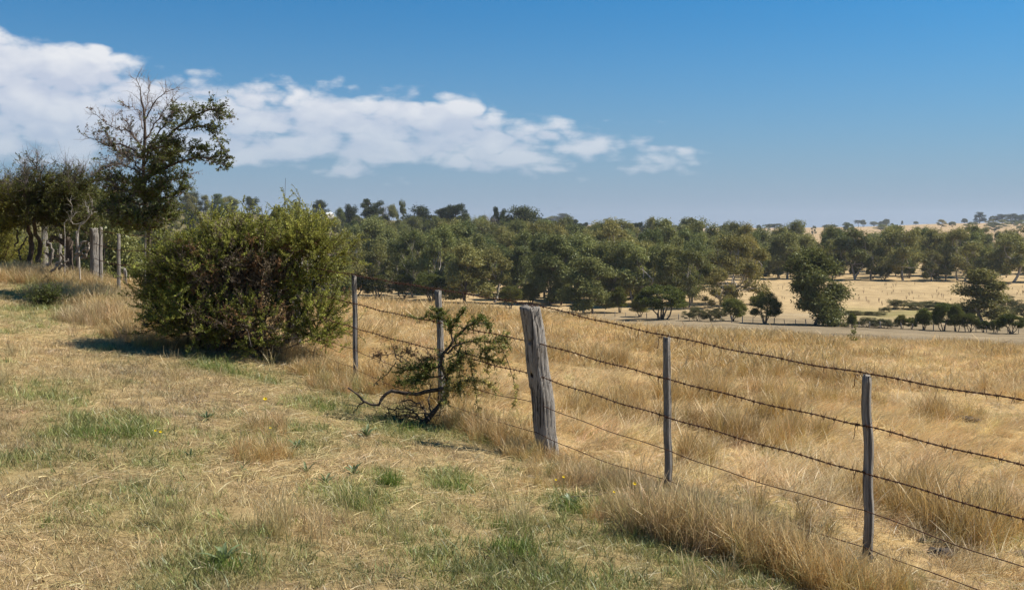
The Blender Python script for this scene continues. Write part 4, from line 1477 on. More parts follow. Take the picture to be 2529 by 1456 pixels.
# --- tall half bare shrub behind the bush
dT = 17.0
TB = np.array([*P(372, 700, dT)[:2], 0.0])
TB[2] = float(gz(TB[0], TB[1]))
tt_ = thing('tall_shrub', 'tall half bare shrub tree with a twiggy dead top', 'tree', TB)
sk = Sketch(8)
Z1 = lambda x, y, o=0.0: (x * .4054, 164 + y * .4054, o)
BR = [  # points (from the picture), radii, twig count, twig length, leafiness, green
    ([(372, 745), Z1(915, 1000), Z1(880, 820), Z1(870, 640), Z1(885, 470), Z1(880, 300), Z1(865, 200), Z1(828, 70)], .06, .004, 60, .28, 0, 0),
    ([Z1(880, 300), Z1(900, 190, .1), Z1(912, 85, .1)], .012, .003, 22, .20, 0, 0),
    ([Z1(880, 330), Z1(960, 200, -.2), Z1(1055, 140, -.3)], .014, .003, 30, .22, 0, 0),
    ([Z1(870, 380), Z1(830, 260, .3), Z1(745, 240, .4)], .012, .003, 26, .20, .15, 0),
    ([Z1(885, 440), Z1(960, 330, -.2), Z1(1050, 195, -.2)], .016, .003, 36, .24, .1, 0),
    ([Z1(872, 560), Z1(760, 480, .2), Z1(650, 480, .3), Z1(585, 450, .3), Z1(515, 425, .3)], .02, .003, 46, .24, .18, 0),
    ([Z1(868, 520), Z1(780, 400, -.2), Z1(690, 370, -.3), Z1(555, 280, -.3)], .016, .003, 40, .22, .12, 0),
    ([Z1(680, 375, -.3), Z1(690, 310, -.3), Z1(722, 292, -.2)], .006, .002, 8, .12, 0, 0),
    ([Z1(885, 520), Z1(985, 450, -.3), Z1(1080, 380, -.4), Z1(1190, 300, -.4), Z1(1290, 258, -.4), Z1(1345, 300, -.4)], .03, .005, 90, .22, .9, 1),
    ([Z1(1080, 385, -.4), Z1(1200, 370, -.4), Z1(1290, 380, -.5), Z1(1355, 500, -.5)], .014, .004, 40, .18, .8, 1),
    ([Z1(900, 500), Z1(1000, 360, .3), Z1(1060, 270, .3), Z1(1130, 280, .3)], .018, .004, 44, .20, .85, 1),
    ([Z1(875, 680), Z1(985, 630, -.3), Z1(1110, 575, -.4), Z1(1250, 555, -.5), Z1(1380, 545, -.5)], .03, .004, 70, .18, .95, 1),
    ([Z1(1120, 570, -.4), Z1(1180, 490, -.4), Z1(1255, 510, -.4)], .01, .003, 26, .15, .9, 1),
    ([Z1(1250, 560, -.5), Z1(1320, 590, -.5), Z1(1380, 600, -.5)], .008, .003, 18, .13, .9, 1),
    ([Z1(876, 760), Z1(970, 720, -.2), Z1(1060, 690, -.3), Z1(1145, 660, -.3)], .02, .003, 50, .18, .7, .6),
    ([Z1(878, 800), Z1(800, 720, .2), Z1(700, 690, .3), Z1(620, 690, .3)], .025, .004, 80, .22, .75, 1),
    ([Z1(880, 840), Z1(780, 820, -.3), Z1(690, 840, -.4), Z1(620, 870, -.4)], .02, .004, 70, .2, .9, 1),
    ([Z1(880, 860), Z1(960, 830, .3), Z1(1060, 780, .4), Z1(1125, 745, .4)], .022, .004, 70, .2, .95, 1),
    ([Z1(878, 700), Z1(830, 640, -.4), Z1(740, 600, -.5), Z1(650, 610, -.5)], .02, .004, 70, .24, .3, 0),
    ([Z1(872, 620), Z1(920, 520, -.4), Z1(1000, 480, -.5), Z1(1080, 470, -.5)], .02, .004, 70, .22, .85, 1),
    ([Z1(874, 640), Z1(950, 600, .4), Z1(1020, 560, .5)], .02, .004, 60, .22, .85, 1),
    ([Z1(876, 720), Z1(920, 660, -.4), Z1(980, 640, -.5)], .016, .004, 60, .2, .85, 1),
    ([Z1(873, 560), Z1(800, 540, .4), Z1(720, 540, .5)], .016, .004, 60, .24, .4, .3),
    ([Z1(880, 820), Z1(870, 760, -.5), Z1(820, 700, -.6)], .016, .004, 70, .2, .9, 1),
    ([Z1(880, 840), Z1(930, 780, -.5), Z1(1000, 720, -.6)], .016, .004, 80, .2, .95, 1),
    ([Z1(890, 900), Z1(800, 880, .4), Z1(720, 800, .5), Z1(660, 760, .5)], .018, .004, 80, .22, .85, .9),
    ([Z1(890, 920), Z1(800, 900, -.5), Z1(700, 900, -.6)], .016, .004, 80, .22, .9, .95),
    ([Z1(895, 930), Z1(960, 900, -.4), Z1(1040, 850, -.5)], .016, .004, 80, .22, .95, 1),
    ([Z1(905, 980), Z1(820, 970, -.2), Z1(730, 940, -.3)], .014, .004, 80, .22, .95, .95),
    ([Z1(905, 990), Z1(980, 960, .1), Z1(1050, 900, .2)], .014, .004, 80, .22, .95, .95),
    ([Z1(905, 1000), Z1(860, 960, -.5), Z1(800, 900, -.7)], .014, .004, 90, .22, .95, .95),
    ([Z1(880, 780), Z1(760, 760, -.1), Z1(660, 720, -.1)], .016, .004, 70, .22, .6, .6),
    ([Z1(872, 640), Z1(790, 560, -.1), Z1(700, 500, .1), Z1(640, 400, .1)], .016, .003, 70, .22, .45, .4),
    ([Z1(872, 500), Z1(820, 430, .1), Z1(770, 330, .1)], .012, .003, 40, .2, .25, .1),
    ([Z1(900, 560), Z1(1000, 540, .1), Z1(1090, 520, .1)], .014, .004, 60, .2, .8, .9),
]
for pts, r0, r1, nt, L, leaf, gr in BR:
    br = sk.branch('stems' if r0 > .013 else 'twigs', rel(pts, dT, TB), r0, r1, 14, .012)
    tw = sk.twigs('twigs', br, int(nt * 1.1), L, .0042, .7, .25, .7, .12)
    tw2 = sk.twigs('twigs', tw, int(nt * 2.2), L * .55, .0026, .6, .15, .8, .2)
    allt = np.concatenate([tw, tw2])
    if leaf > 0:
        sel = allt[sk.rg.uniform(size=len(allt)) < leaf]
        if len(sel):
            isg = sk.rg.uniform(size=len(sel)) < (.25 + .68 * gr)
            if isg.any():
                sk.leaves('foliage', sel[isg], 16, .034, .016, GREEN_D * 1.5, .72, .05, .3, .35)
            if (~isg).any():
                sk.leaves('dry_foliage', sel[~isg], 10, .028, .016, np.array([.17, .12, .085]), .75, .1, .4, .3)
sk.build(tt_, {'stems': M_BARK, 'twigs': M_TWIG})

# --- gnarled wind bent tree on the left
dG = 20.0
GB = np.array([*P(178, 660, dG)[:2], 0.0])
GB[2] = float(gz(GB[0], GB[1]))
gt = thing('gnarled_tree', 'gnarled wind bent tree with thick crooked dark trunks', 'tree', GB)
sk = Sketch(15)
Z3 = lambda x, y, o=0.0: (x * .1815, 491.9 + y * .1815, o)
TR = [([Z3(950, 960), Z3(940, 700), Z3(900, 520), Z3(790, 340), Z3(690, 240), Z3(580, 170), Z3(480, 60)], .085, .05),
      ([Z3(950, 800), Z3(930, 640), Z3(820, 560), Z3(730, 520), Z3(680, 560), Z3(650, 640)], .06, .03),
      ([Z3(400, 880, .3), Z3(430, 640, .3), Z3(390, 400, .2), Z3(370, 200, .2), Z3(420, 40)], .055, .035),
      ([Z3(520, 860, .2), Z3(540, 620, .2), Z3(470, 400), Z3(480, 240), Z3(540, 150)], .055, .035),
      ([Z3(290, 830, -.2), Z3(250, 740, -.2), Z3(320, 600), Z3(370, 500, .1)], .02, .015),
      ([Z3(210, 640, .2), Z3(240, 500, .2), Z3(210, 380, .2), Z3(330, 330)], .02, .02)]
for pts, r0, r1 in TR:
    br = sk.branch('trunk', rel(pts, dG, GB), r0, r1, 16, .014)
_lr = np.random.default_rng(77)
LIM = [(((480, 60), (690, 240), (420, 40), (540, 150))[i % 4], (_lr.uniform(-60, 262), _lr.uniform(405, 570) + (14 if i % 2 else 0)), .04) for i in range(26)] + [((480, 60), (30, 520), .05), ((480, 60), (60, 470), .05), ((480, 60), (100, 430), .04), ((480, 60), (130, 450), .04), ((690, 240), (170, 470), .05), ((690, 240), (215, 480), .05), ((690, 240), (230, 530), .04),
       ((420, 40), (20, 450), .05), ((420, 40), (-20, 500), .05), ((420, 40), (-40, 440), .05), ((540, 150), (60, 520), .04), ((540, 150), (10, 560), .04), ((540, 150), (140, 520), .04), ((370, 200), (-10, 590), .03), ((370, 200), (-40, 540), .03),
       ((690, 240), (190, 430), .04), ((480, 60), (160, 420), .04), ((420, 40), (60, 420), .04), ((420, 40), (-60, 480), .04), ((690, 240), (245, 440), .04), ((480, 60), (90, 400), .03), ((540, 150), (110, 560), .03), ((690, 240), (150, 545), .03)]
for (zx, zy), (ex, ey), r0 in LIM:
    a = Z3(zx, zy)
    dd_ = sk.rg.uniform(-.9, .9)
    m_ = ((a[0] + ex) / 2 + sk.rg.uniform(-14, 14), (a[1] + ey) / 2 + sk.rg.uniform(-14, 14), dd_ * .5)
    br = sk.branch('limbs', rel([a, m_, (ex, ey, dd_)], dG, GB), r0 * .55, .008, 12, .02)
    tw = sk.twigs('twigs', br, 54, .30, .0045, .5, .35, .8, .25)
    tw2 = sk.twigs('twigs', tw, 120, .20, .003, .6, .35, .7, .2)
    bare = .8 if ey < 440 or (ex < 30 and ey < 480) else .15
    allt = np.concatenate([tw, tw2])
    g_ = allt[sk.rg.uniform(size=len(allt)) > bare]
    cc = GREEN_D * 1.15 if ex > 10 else GREEN_B
    if len(g_):
        sk.leaves('foliage', g_, 22, .040, .012, cc * np.array([1.1, 1.0, 1.0]), .6, .0, .35, .3)
    # bare tips above
    if ey < 480:
        tp = np.array([P(ex, ey, dG + dd_) - GB, P(ex + 4, ey - 20, dG + dd_) - GB])
        sk.twigs('bare_twigs', catmull(tp, 5), 26, .26, .003, .5, .5, .8, 0)
sk.build(gt, {'trunk': M_BARK, 'limbs': M_BARK, 'twigs': M_BARK, 'bare_twigs': M_TWIG}, 7)

# yellow green shrub at the left edge behind the gnarled tree
def edge_shrub(px, py, wpx, hpx, d, label, col, n=500, seed=4):
    b = np.array([*P(px, py, d)[:2], 0.0])
    b[2] = float(gz(b[0], b[1]))
    e = thing('low_shrub', label, 'shrub', b)
    s2 = Sketch(seed)
    W2, H2 = wpx * d / F / 2, hpx * d / F
    for i in range(9):
        t_ = np.array([s2.rg.uniform(-W2, W2) * .9, s2.rg.uniform(-W2, W2) * .7, H2 * s2.rg.uniform(.55, 1)])
        br = s2.branch('stems', [np.zeros(3), t_ * .5 + s2.rg.normal(size=3) * .05, t_], .015, .005, 10, .01)
        tw = s2.twigs('stems', br, n // 9, .26, .003, .4, .35, .8, .15)
        s2.leaves('foliage', tw, 22, .034, .010, col, .7, .0, .35, .3)
    s2.build(e, {'stems': M_BARK})


edge_shrub(-5, 690, 130, 130, 21.5, 'yellow green low shrub at the left edge under the gnarled tree', GREEN_Y, 700, 4)
edge_shrub(60, 685, 90, 80, 22.5, 'low green shrub behind the dark leaning stems', GREEN_B, 500, 5)
edge_shrub(120, 735, 50, 30, 15.5, 'small dark green tuft bush on the bank left of the posts', GREEN_D * 1.2, 220, 6)

M_GREYW = mat_rough('grey_dead_wood', (0.09, 0.075, 0.06), (0.33, 0.285, 0.235), 24.0, (1, 1, 0.3), 0.6, 0.95)
# bleached dead sapling and root heap under the gnarled tree
DBs = np.array([*P(205, 690, 19.0)[:2], 0.0])
DBs[2] = float(gz(DBs[0], DBs[1]))
ds = thing('dead_sapling', 'bleached leafless sapling forking up between tree and posts', 'tree', DBs)
sk = Sketch(23)
for pts, r0, r1 in [([(198, 690), Z3(1060, 440), Z3(1150, 310), Z3(1230, 220), Z3(1260, 100), Z3(1255, 0)], .016, .003), ([Z3(1230, 220), Z3(1300, 180), Z3(1390, 205)], .012, .003),
                    ([Z3(1150, 310), Z3(1000, 330), Z3(970, 250), Z3(1040, 170)], .008, .003), ([(160, 680), Z3(880, 360), Z3(960, 260), Z3(975, 100), Z3(960, 0)], .008, .002), ([Z3(1240, 200), Z3(1200, 130), Z3(1170, 60)], .008, .002)]:
    br = sk.branch('stem', rel(pts, 19.0, DBs), r0, r1, 12, .01)
    sk.twigs('twigs', br, 8, .18, .003, .6, .3, .7, .4)
sk.build(ds, {'stem': M_DEAD, 'twigs': M_DEAD})
RB = np.array([*P(190, 690, 18.6)[:2], 0.0])
RB[2] = float(gz(RB[0], RB[1]))
rh = thing('dead_root_heap', 'tangle of grey twisted dead roots and branches under the gnarled tree', 'dead wood', RB)
sk = Sketch(24)
for pts, r0, r1 in [([Z3(640, 900), Z3(720, 760), Z3(700, 640), Z3(660, 560)], .03, .015), ([Z3(760, 900), Z3(860, 780), Z3(840, 740), Z3(760, 790)], .025, .012), ([Z3(1030, 740), Z3(1080, 640), Z3(1120, 590), Z3(1200, 570)], .028, .014),
                    ([Z3(1020, 740), Z3(1100, 730), Z3(1170, 760), Z3(1150, 820)], .02, .012), ([Z3(800, 950), Z3(900, 860), Z3(920, 820)], .025, .012), ([Z3(700, 980), Z3(820, 880), Z3(900, 920)], .025, .012), ([Z3(1100, 800), Z3(1190, 690), Z3(1210, 590)], .03, .015),
                    ([Z3(1040, 820), Z3(1130, 700), Z3(1180, 640)], .028, .015), ([Z3(720, 820), Z3(660, 760), Z3(600, 700)], .022, .012)]:
    sk.branch('root', rel(pts, 18.6, RB), r0, r1, 12, .016)
sk.build(rh, {'root': M_GREYW}, 7)

# --- broken shrub leaning on the fence
dS = 9.75
SB = ground_at(1045, 1048, 6, 14)
dS = SB[1]
bs_ = thing('broken_shrub', 'small broken shrub with a bent dark limb leaning through the fence', 'shrub', SB)
sk = Sketch(31)
Z6 = lambda x, y, o=0.0: (819.9 + x * .3153, 655.9 + y * .3153, o)
SW = [([Z6(690, 1250), Z6(800, 1140), Z6(890, 1010), Z6(905, 900), Z6(850, 740), Z6(930, 620), Z6(1010, 520), Z6(1080, 465), Z6(1180, 450)], .026, .006, 70, .12, .9, 1),
      ([Z6(890, 960), Z6(760, 980), Z6(640, 1000), Z6(480, 988), Z6(405, 1020), Z6(365, 1100), Z6(250, 1065), Z6(190, 1000), Z6(125, 955)], .020, .008, 10, .12, 0, 0),
      ([Z6(250, 1068), Z6(215, 1090), Z6(180, 1130)], .010, .004, 3, .06, 0, 0),
      ([Z6(700, 1220), Z6(640, 1140), Z6(540, 1120), Z6(440, 1130)], .010, .003, 26, .16, 0, 0),
      ([Z6(740, 1190), Z6(700, 1090), Z6(600, 1060), Z6(500, 1070)], .010, .003, 26, .16, 0, 0),
      ([Z6(780, 1150), Z6(760, 1060), Z6(770, 960), Z6(740, 880)], .009, .003, 24, .14, .1, 0),
      ([Z6(720, 1210), Z6(600, 1180), Z6(480, 1170), Z6(380, 1180)], .008, .003, 26, .14, 0, 0),
      ([Z6(940, 610), Z6(930, 500), Z6(880, 430), Z6(790, 395), Z6(660, 415)], .010, .003, 50, .07, 1, 1),
      ([Z6(930, 500), Z6(980, 420), Z6(1040, 350)], .006, .003, 22, .05, 1, 1), ([Z6(830, 410), Z6(870, 360), Z6(750, 345)], .005, .002, 18, .05, 1, 1),
      ([Z6(1060, 470), Z6(1130, 430), Z6(1180, 390)], .006, .002, 18, .06, 1, 1), ([Z6(1150, 455), Z6(1210, 450), Z6(1240, 490)], .005, .002, 16, .06, 1, 1),
      ([Z6(900, 690), Z6(1010, 610), Z6(1130, 590), Z6(1250, 600), Z6(1370, 590)], .010, .003, 70, .10, 1, .7), ([Z6(1130, 600), Z6(1200, 660), Z6(1300, 640), Z6(1350, 640)], .006, .002, 36, .08, 1, .5),
      ([Z6(900, 730), Z6(1020, 690), Z6(1180, 720), Z6(1350, 760)], .008, .002, 60, .10, 1, .4),
      ([Z6(960, 640), Z6(1010, 720), Z6(1000, 860), Z6(1010, 1000)], .005, .002, 44, .08, 1, .1), ([Z6(1040, 660), Z6(1090, 800), Z6(1130, 1000), Z6(1145, 1180)], .004, .002, 40, .06, 1, .1),
      ([Z6(1000, 900), Z6(1080, 900), Z6(1200, 920), Z6(1290, 980)], .004, .002, 36, .07, 1, .1), ([Z6(890, 840), Z6(900, 960), Z6(890, 1080)], .004, .002, 36, .07, 1, .1),
      ([Z6(1180, 640), Z6(1220, 740), Z6(1215, 830)], .004, .002, 20, .06, 1, .2), ([Z6(1330, 640), Z6(1420, 880), Z6(1440, 1000), Z6(1430, 1090)], .003, .0015, 22, .05, .8, .2),
      ([Z6(870, 800), Z6(760, 790), Z6(640, 800), Z6(520, 840)], .009, .003, 60, .10, 1, 1), ([Z6(870, 860), Z6(740, 880), Z6(620, 900), Z6(530, 920)], .008, .003, 56, .10, 1, 1),
      ([Z6(860, 780), Z6(700, 850), Z6(650, 940)], .008, .003, 46, .10, 1, 1), ([Z6(860, 900), Z6(930, 820), Z6(980, 760)], .008, .003, 60, .10, 1, .5),
      ([Z6(640, 810), Z6(560, 760), Z6(490, 700), Z6(510, 630)], .008, .002, 22, .12, .4, 0), ([Z6(500, 760), Z6(430, 850), Z6(345, 910), Z6(330, 945)], .005, .002, 14, .07, .3, 0),
      ([Z6(600, 750), Z6(500, 690), Z6(400, 700), Z6(350, 710)], .005, .002, 24, .09, .6, -1), ([Z6(700, 740), Z6(620, 690), Z6(560, 670)], .005, .002, 22, .08, .6, -1), ([Z6(850, 760), Z6(780, 720), Z6(690, 730)], .005, .002, 26, .08, .6, -1),
      ([Z6(870, 1000), Z6(960, 940), Z6(1020, 930)], .008, .002, 40, .10, .9, .2)]
for pts, r0, r1, nt, L, leaf, gr in SW:
    off_ = sk.rg.uniform(-.18, .18)
    P_ = [(a, b, off_ * min(1, i / 2)) for i, (a, b, c_) in enumerate(pts)]
    br = sk.branch('stems', rel(P_, dS, SB), r0, r1, 14, .006 if r0 > .008 else .003)
    tw = sk.twigs('twigs', br, int(nt * 1.35), L * 1.1, .0020, .6, .2, .75, .15, 5)
    if leaf > 0:
        allt = np.concatenate([tw, br[None][:, ::3][:, :5]]) if br.shape[0] >= 13 else tw
        sel = allt[sk.rg.uniform(size=len(allt)) < leaf]
        if gr < 0:
            sk.leaves('dry_foliage', sel, 9, .026, .013, BROWN_L * 1.1, .7, .1, .4, .25)
        else:
            isg = sk.rg.uniform(size=len(sel)) < gr
            if isg.any():
                sk.leaves('foliage', sel[isg], 20, .022, .0085, GREEN_D * 1.75, .7, .0, .35, .3)
            if (~isg).any():
                sk.leaves('pale_foliage', sel[~isg], 18, .020, .009, np.array([.42, .36, .12]), .75, .0, .4, .3)
for i in range(34):
    a = Z6(sk.rg.uniform(420, 880), sk.rg.uniform(1090, 1230))
    e = Z6(sk.rg.uniform(360, 900), sk.rg.uniform(1040, 1230))
    sk.branch('twigs', rel([(a[0], a[1], sk.rg.uniform(-.25, .25)), ((a[0] + e[0]) / 2, (a[1] + e[1]) / 2 + 6, 0), (e[0], e[1], sk.rg.uniform(-.25, .25))], dS, SB), .005, .002, 7, .008)
sk.build(bs_, {'stems': M_BARK, 'twigs': M_BARK}, 6)
# ------------------------------------------------------------------ grass: tufts instanced over the ground
def tuft_mesh(name, seed, n, h0, h1, spread, lean0, lean1, wid, seg=3, droop=0.35, wind=None, heads=0.0, flat=False):
    rg = np.random.default_rng(seed)
    ph = rg.uniform(0, 6.28, n)
    r = spread * np.sqrt(rg.uniform(0, 1, n))
    pa = rg.uniform(0, 6.28, n)
    root = np.stack([r * np.cos(pa), r * np.sin(pa), np.full(n, -0.012)], -1)
    if wind is not None:
        ph = wind + rg.normal(size=n) * .45
    L = rg.uniform(h0, h1, n)
    ln = rg.uniform(lean0, lean1, n)
    t = np.linspace(0, 1, seg + 1)
    hor = ln[:, None] * (0.35 * t + 0.65 * t ** 2)
    ver = np.sqrt(np.maximum(0.03, 1 - np.minimum(ln, 1.0)[:, None] ** 2)) * t - droop * ln[:, None] * t ** 2 * .5
    if flat:
        ver = 0.10 * np.sin(t * math.pi)[None] * rg.uniform(.2, 1, (n, 1)) + 0.05 * rg.uniform(0, 1, (n, 1))
        hor = np.broadcast_to(t, (n, seg + 1)) * 1.0
    dx, dy = np.cos(ph), np.sin(ph)
    side = rg.normal(size=(n, 2)) * (.04 if flat else .10)
    p = np.zeros((n, seg + 1, 3))
    p[..., 0] = root[:, 0, None] + L[:, None] * (hor * dx[:, None] + side[:, :1] * t ** 2)
    p[..., 1] = root[:, 1, None] + L[:, None] * (hor * dy[:, None] + side[:, 1:] * t ** 2)
    p[..., 2] = root[:, 2, None] + L[:, None] * ver
    if flat:
        p[..., 2] += 0.012
    sd = rg.uniform(0, 6.28, n)
    sv = np.stack([np.cos(sd), np.sin(sd), np.zeros(n)], -1)
    if flat:
        sv = np.stack([-dy, dx, rg.normal(size=n) * .5], -1)
    wv = wid * rg.uniform(.7, 1.4, n)[:, None] * np.maximum(0.12, 1 - t ** 1.6)[None]
    hd = rg.uniform(size=n) < heads
    if hd.any():
        wv[hd, -2] = wid * 1.5
        wv[hd, -1] = wid * .6
    V = np.stack([p - sv[:, None] * wv[..., None] * .5, p + sv[:, None] * wv[..., None] * .5], 2)
    idx = np.arange(n * (seg + 1) * 2).reshape(n, seg + 1, 2)
    q = np.stack([idx[:, :-1, 0], idx[:, :-1, 1], idx[:, 1:, 1], idx[:, 1:, 0]], -1).reshape(-1, 4)
    bl = np.zeros((n, seg + 1, 2, 3))
    bl[..., 0] = rg.uniform(size=n)[:, None, None]
    bl[..., 1] = t[None, :, None]
    bl[..., 2] = (hd[:, None] * (t > .6)[None])[..., None]
    return mesh_np(name, V, q, None, M_GRASS, False, None, bl.reshape(-1, 3))


TUFTS = bpy.data.collections.new('grass_tuft_sources')
TIDX = {}


def add_src(key, meshes):
    TIDX[key] = []
    for m_ in meshes:
        i = len(TUFTS.objects)
        o = bpy.data.objects.new('s%03d_%s' % (i, key), m_)
        TUFTS.objects.link(o)
        TIDX[key].append(i)


add_src('short', [tuft_mesh('short', 100 + i, 34, .025, .075, .075, .35, 1.0, .0034) for i in range(4)])
add_src('straw', [tuft_mesh('straw', 110 + i, 15, .04, .15, .09, 1, 1, .0027, 4, flat=True) for i in range(4)])
add_src('green', [tuft_mesh('green', 120 + i, 32, .03, .095, .06, .3, .98, .0040, 4, .5) for i in range(4)])
add_src('long', [tuft_mesh('long', 130 + i, 34, .22, .44, .075, .12, .55, .0034, 4, .35, None, .35) for i in range(4)])
add_src('bent', [tuft_mesh('bent', 140 + i, 34, .20, .46, .09, .75, 1.0, .0038, 4, .2, 0.0, .15) for i in range(4)])
add_src('far', [tuft_mesh('far', 150 + i, 44, .08, .28, .20, .2, .95, .0085, 3, .4, None, .2) for i in range(3)])
add_src('farbent', [tuft_mesh('farbent', 160 + i, 40, .16, .36, .20, .8, 1.0, .0085, 3, .2, 0.0, .15) for i in range(3)])


def grass_nodes():
    ng = bpy.data.node_groups.new('grass_scatter', 'GeometryNodeTree')
    ng.interface.new_socket('Geometry', in_out='INPUT', socket_type='NodeSocketGeometry')
    ng.interface.new_socket('Geometry', in_out='OUTPUT', socket_type='NodeSocketGeometry')
    gi, go = ng.nodes.new('NodeGroupInput'), ng.nodes.new('NodeGroupOutput')
    ci = ng.nodes.new('GeometryNodeCollectionInfo')
    ci.inputs['Collection'].default_value = TUFTS
    ci.inputs['Separate Children'].default_value = True
    ci.inputs['Reset Children'].default_value = True
    io = ng.nodes.new('GeometryNodeInstanceOnPoints')
    io.inputs['Pick Instance'].default_value = True

    def attr(nm, ty):
        n_ = ng.nodes.new('GeometryNodeInputNamedAttribute')
        n_.data_type = ty
        n_.inputs[0].default_value = nm
        return n_.outputs[0]
    e2r = ng.nodes.new('FunctionNodeEulerToRotation')
    L = ng.links.new
    L(gi.outputs[0], io.inputs['Points'])
    L(ci.outputs[0], io.inputs['Instance'])
    L(attr('idx', 'INT'), io.inputs['Instance Index'])
    L(attr('rot', 'FLOAT_VECTOR'), e2r.inputs[0])
    L(e2r.outputs[0], io.inputs['Rotation'])
    L(attr('scl', 'FLOAT_VECTOR'), io.inputs['Scale'])
    L(io.outputs[0], go.inputs[0])
    return ng


GN = grass_nodes()
grng = np.random.default_rng(2024)
STRAW = np.array([.63, .465, .235])
TAN = np.array([.47, .345, .185])
GOLD = np.array([.57, .38, .130])
GREYB = np.array([.36, .28, .17])
GRN = np.array([.190, .225, .060])
YGRN = np.array([.33, .315, .115])


def scatter(name, label, cat, x, y, kinds, rotz, scl, col, tilt=0.12):
    """x, y, per point: kind key index array, rotation, scale, colour"""
    n = len(x)
    z = gz(x, y)
    me = bpy.data.meshes.new(name)
    me.vertices.add(n)
    me.vertices.foreach_set('co', np.stack([x, y, z], -1).astype(np.float32).ravel())
    a = me.attributes.new('idx', 'INT', 'POINT')
    a.data.foreach_set('value', np.asarray(kinds, np.int32))
    rot = np.stack([grng.normal(size=n) * tilt, grng.normal(size=n) * tilt, rotz], -1)
    a = me.attributes.new('rot', 'FLOAT_VECTOR', 'POINT')
    a.data.foreach_set('vector', rot.astype(np.float32).ravel())
    scl = np.asarray(scl)
    if scl.ndim == 1:
        scl = np.stack([scl, scl, scl], -1)
    a = me.attributes.new('scl', 'FLOAT_VECTOR', 'POINT')
    a.data.foreach_set('vector', scl.astype(np.float32).ravel())
    a = me.attributes.new('col', 'FLOAT_COLOR', 'POINT')
    a.data.foreach_set('color', np.concatenate([np.clip(col, .01, .9), np.ones((n, 1))], 1).astype(np.float32).ravel())
    me.materials.append(M_GRASS)
    o = obj(name, me, None, None, label, cat, None, 'stuff')
    md = o.modifiers.new('scatter', 'NODES')
    md.node_group = GN
    return o


def candidates(d0, d1, rho, margin=260):
    """points over the ground seen between depths d0 and d1, rho(d) per square metre"""
    dd_ = np.linspace(d0, d1, 400)
    wd = (2529 + 2 * margin) / F * dd_
    dens_ = rho(dd_) * wd
    cdf = np.cumsum(dens_) * (dd_[1] - dd_[0])
    n = int(cdf[-1])
    d = np.interp(grng.uniform(0, cdf[-1], n), cdf, dd_)
    px = grng.uniform(-margin, 2529 + margin, n)
    return (px - CX) / F * d, d


def pick(key, n):
    return np.array(TIDX[key])[grng.integers(0, len(TIDX[key]), n)]


def vary(c, n, s=.14):
    return c * (1 + s * grng.normal(size=(n, 1))) * (1 + .05 * grng.normal(size=(n, 3)))


# verge on the camera side
x, y = candidates(3.6, 24, lambda d: np.interp(d, [3.6, 6, 9, 14, 24], [430, 330, 200, 110, 50]))
fs = fside(x, y)
m = fs < 0.05
x, y, fs = x[m], y[m], fs[m]
n = len(x)
gr = greenness(x, y)
n1_ = fbm(x * 1.3, y * 1.3, 71)
n2_ = fbm(x * .55 + 3, y * .9, 72)
u = grng.uniform(size=n)
isg = u < np.clip((gr - .05) * 1.1, 0, .60)
iss = ~isg & (grng.uniform(size=n) < np.clip((n2_ - .36) * 3.2, .12, .8))
isl = ~isg & ~iss & (grng.uniform(size=n) < np.clip((n1_ - .60) * 1.2, 0, .12))
kinds = pick('short', n)
kinds[iss] = pick('straw', iss.sum())
kinds[isg] = pick('green', isg.sum())
kinds[isl] = pick('long', isl.sum())
mixf = np.clip((fbm(x * .8, y * .8, 73) - .3) * 2.2, 0, 1)[:, None]
col = TAN * (1 - mixf) + GREYB * mixf
col = np.where(n1_[:, None] > .52, col * .6 + STRAW * .4, col)
col = vary(col, n)
col[iss] = vary(STRAW * .80, iss.sum(), .20)
yg = grng.uniform(0, .8, size=(isg.sum(), 1))
col[isg] = vary(GRN * yg + YGRN * (1 - yg), isg.sum(), .18)
col[isl] = vary(TAN, isl.sum())
# dry blades carry a hint of green in the damp patches
hint = np.clip(.10 + gr * 1.1, 0, .55)[:, None]
col = np.where((~isg)[:, None], col * (1 - hint) + YGRN * hint, col)
col = col * (.70 + .60 * fbm(x * 1.1 + 4, y * 1.1, 178))[:, None]
sc = grng.uniform(.65, 1.35, n) * np.interp(y, [4, 9, 20], [1, 1.15, 1.6])
sc[isl] *= .55
sc[isg] *= .8 + .5 * gr[isg]
scatter('verge_grass', 'short mixed dry and green grass of the mown verge', 'grass', x, y, kinds, grng.uniform(0, 6.28, n), sc, col)

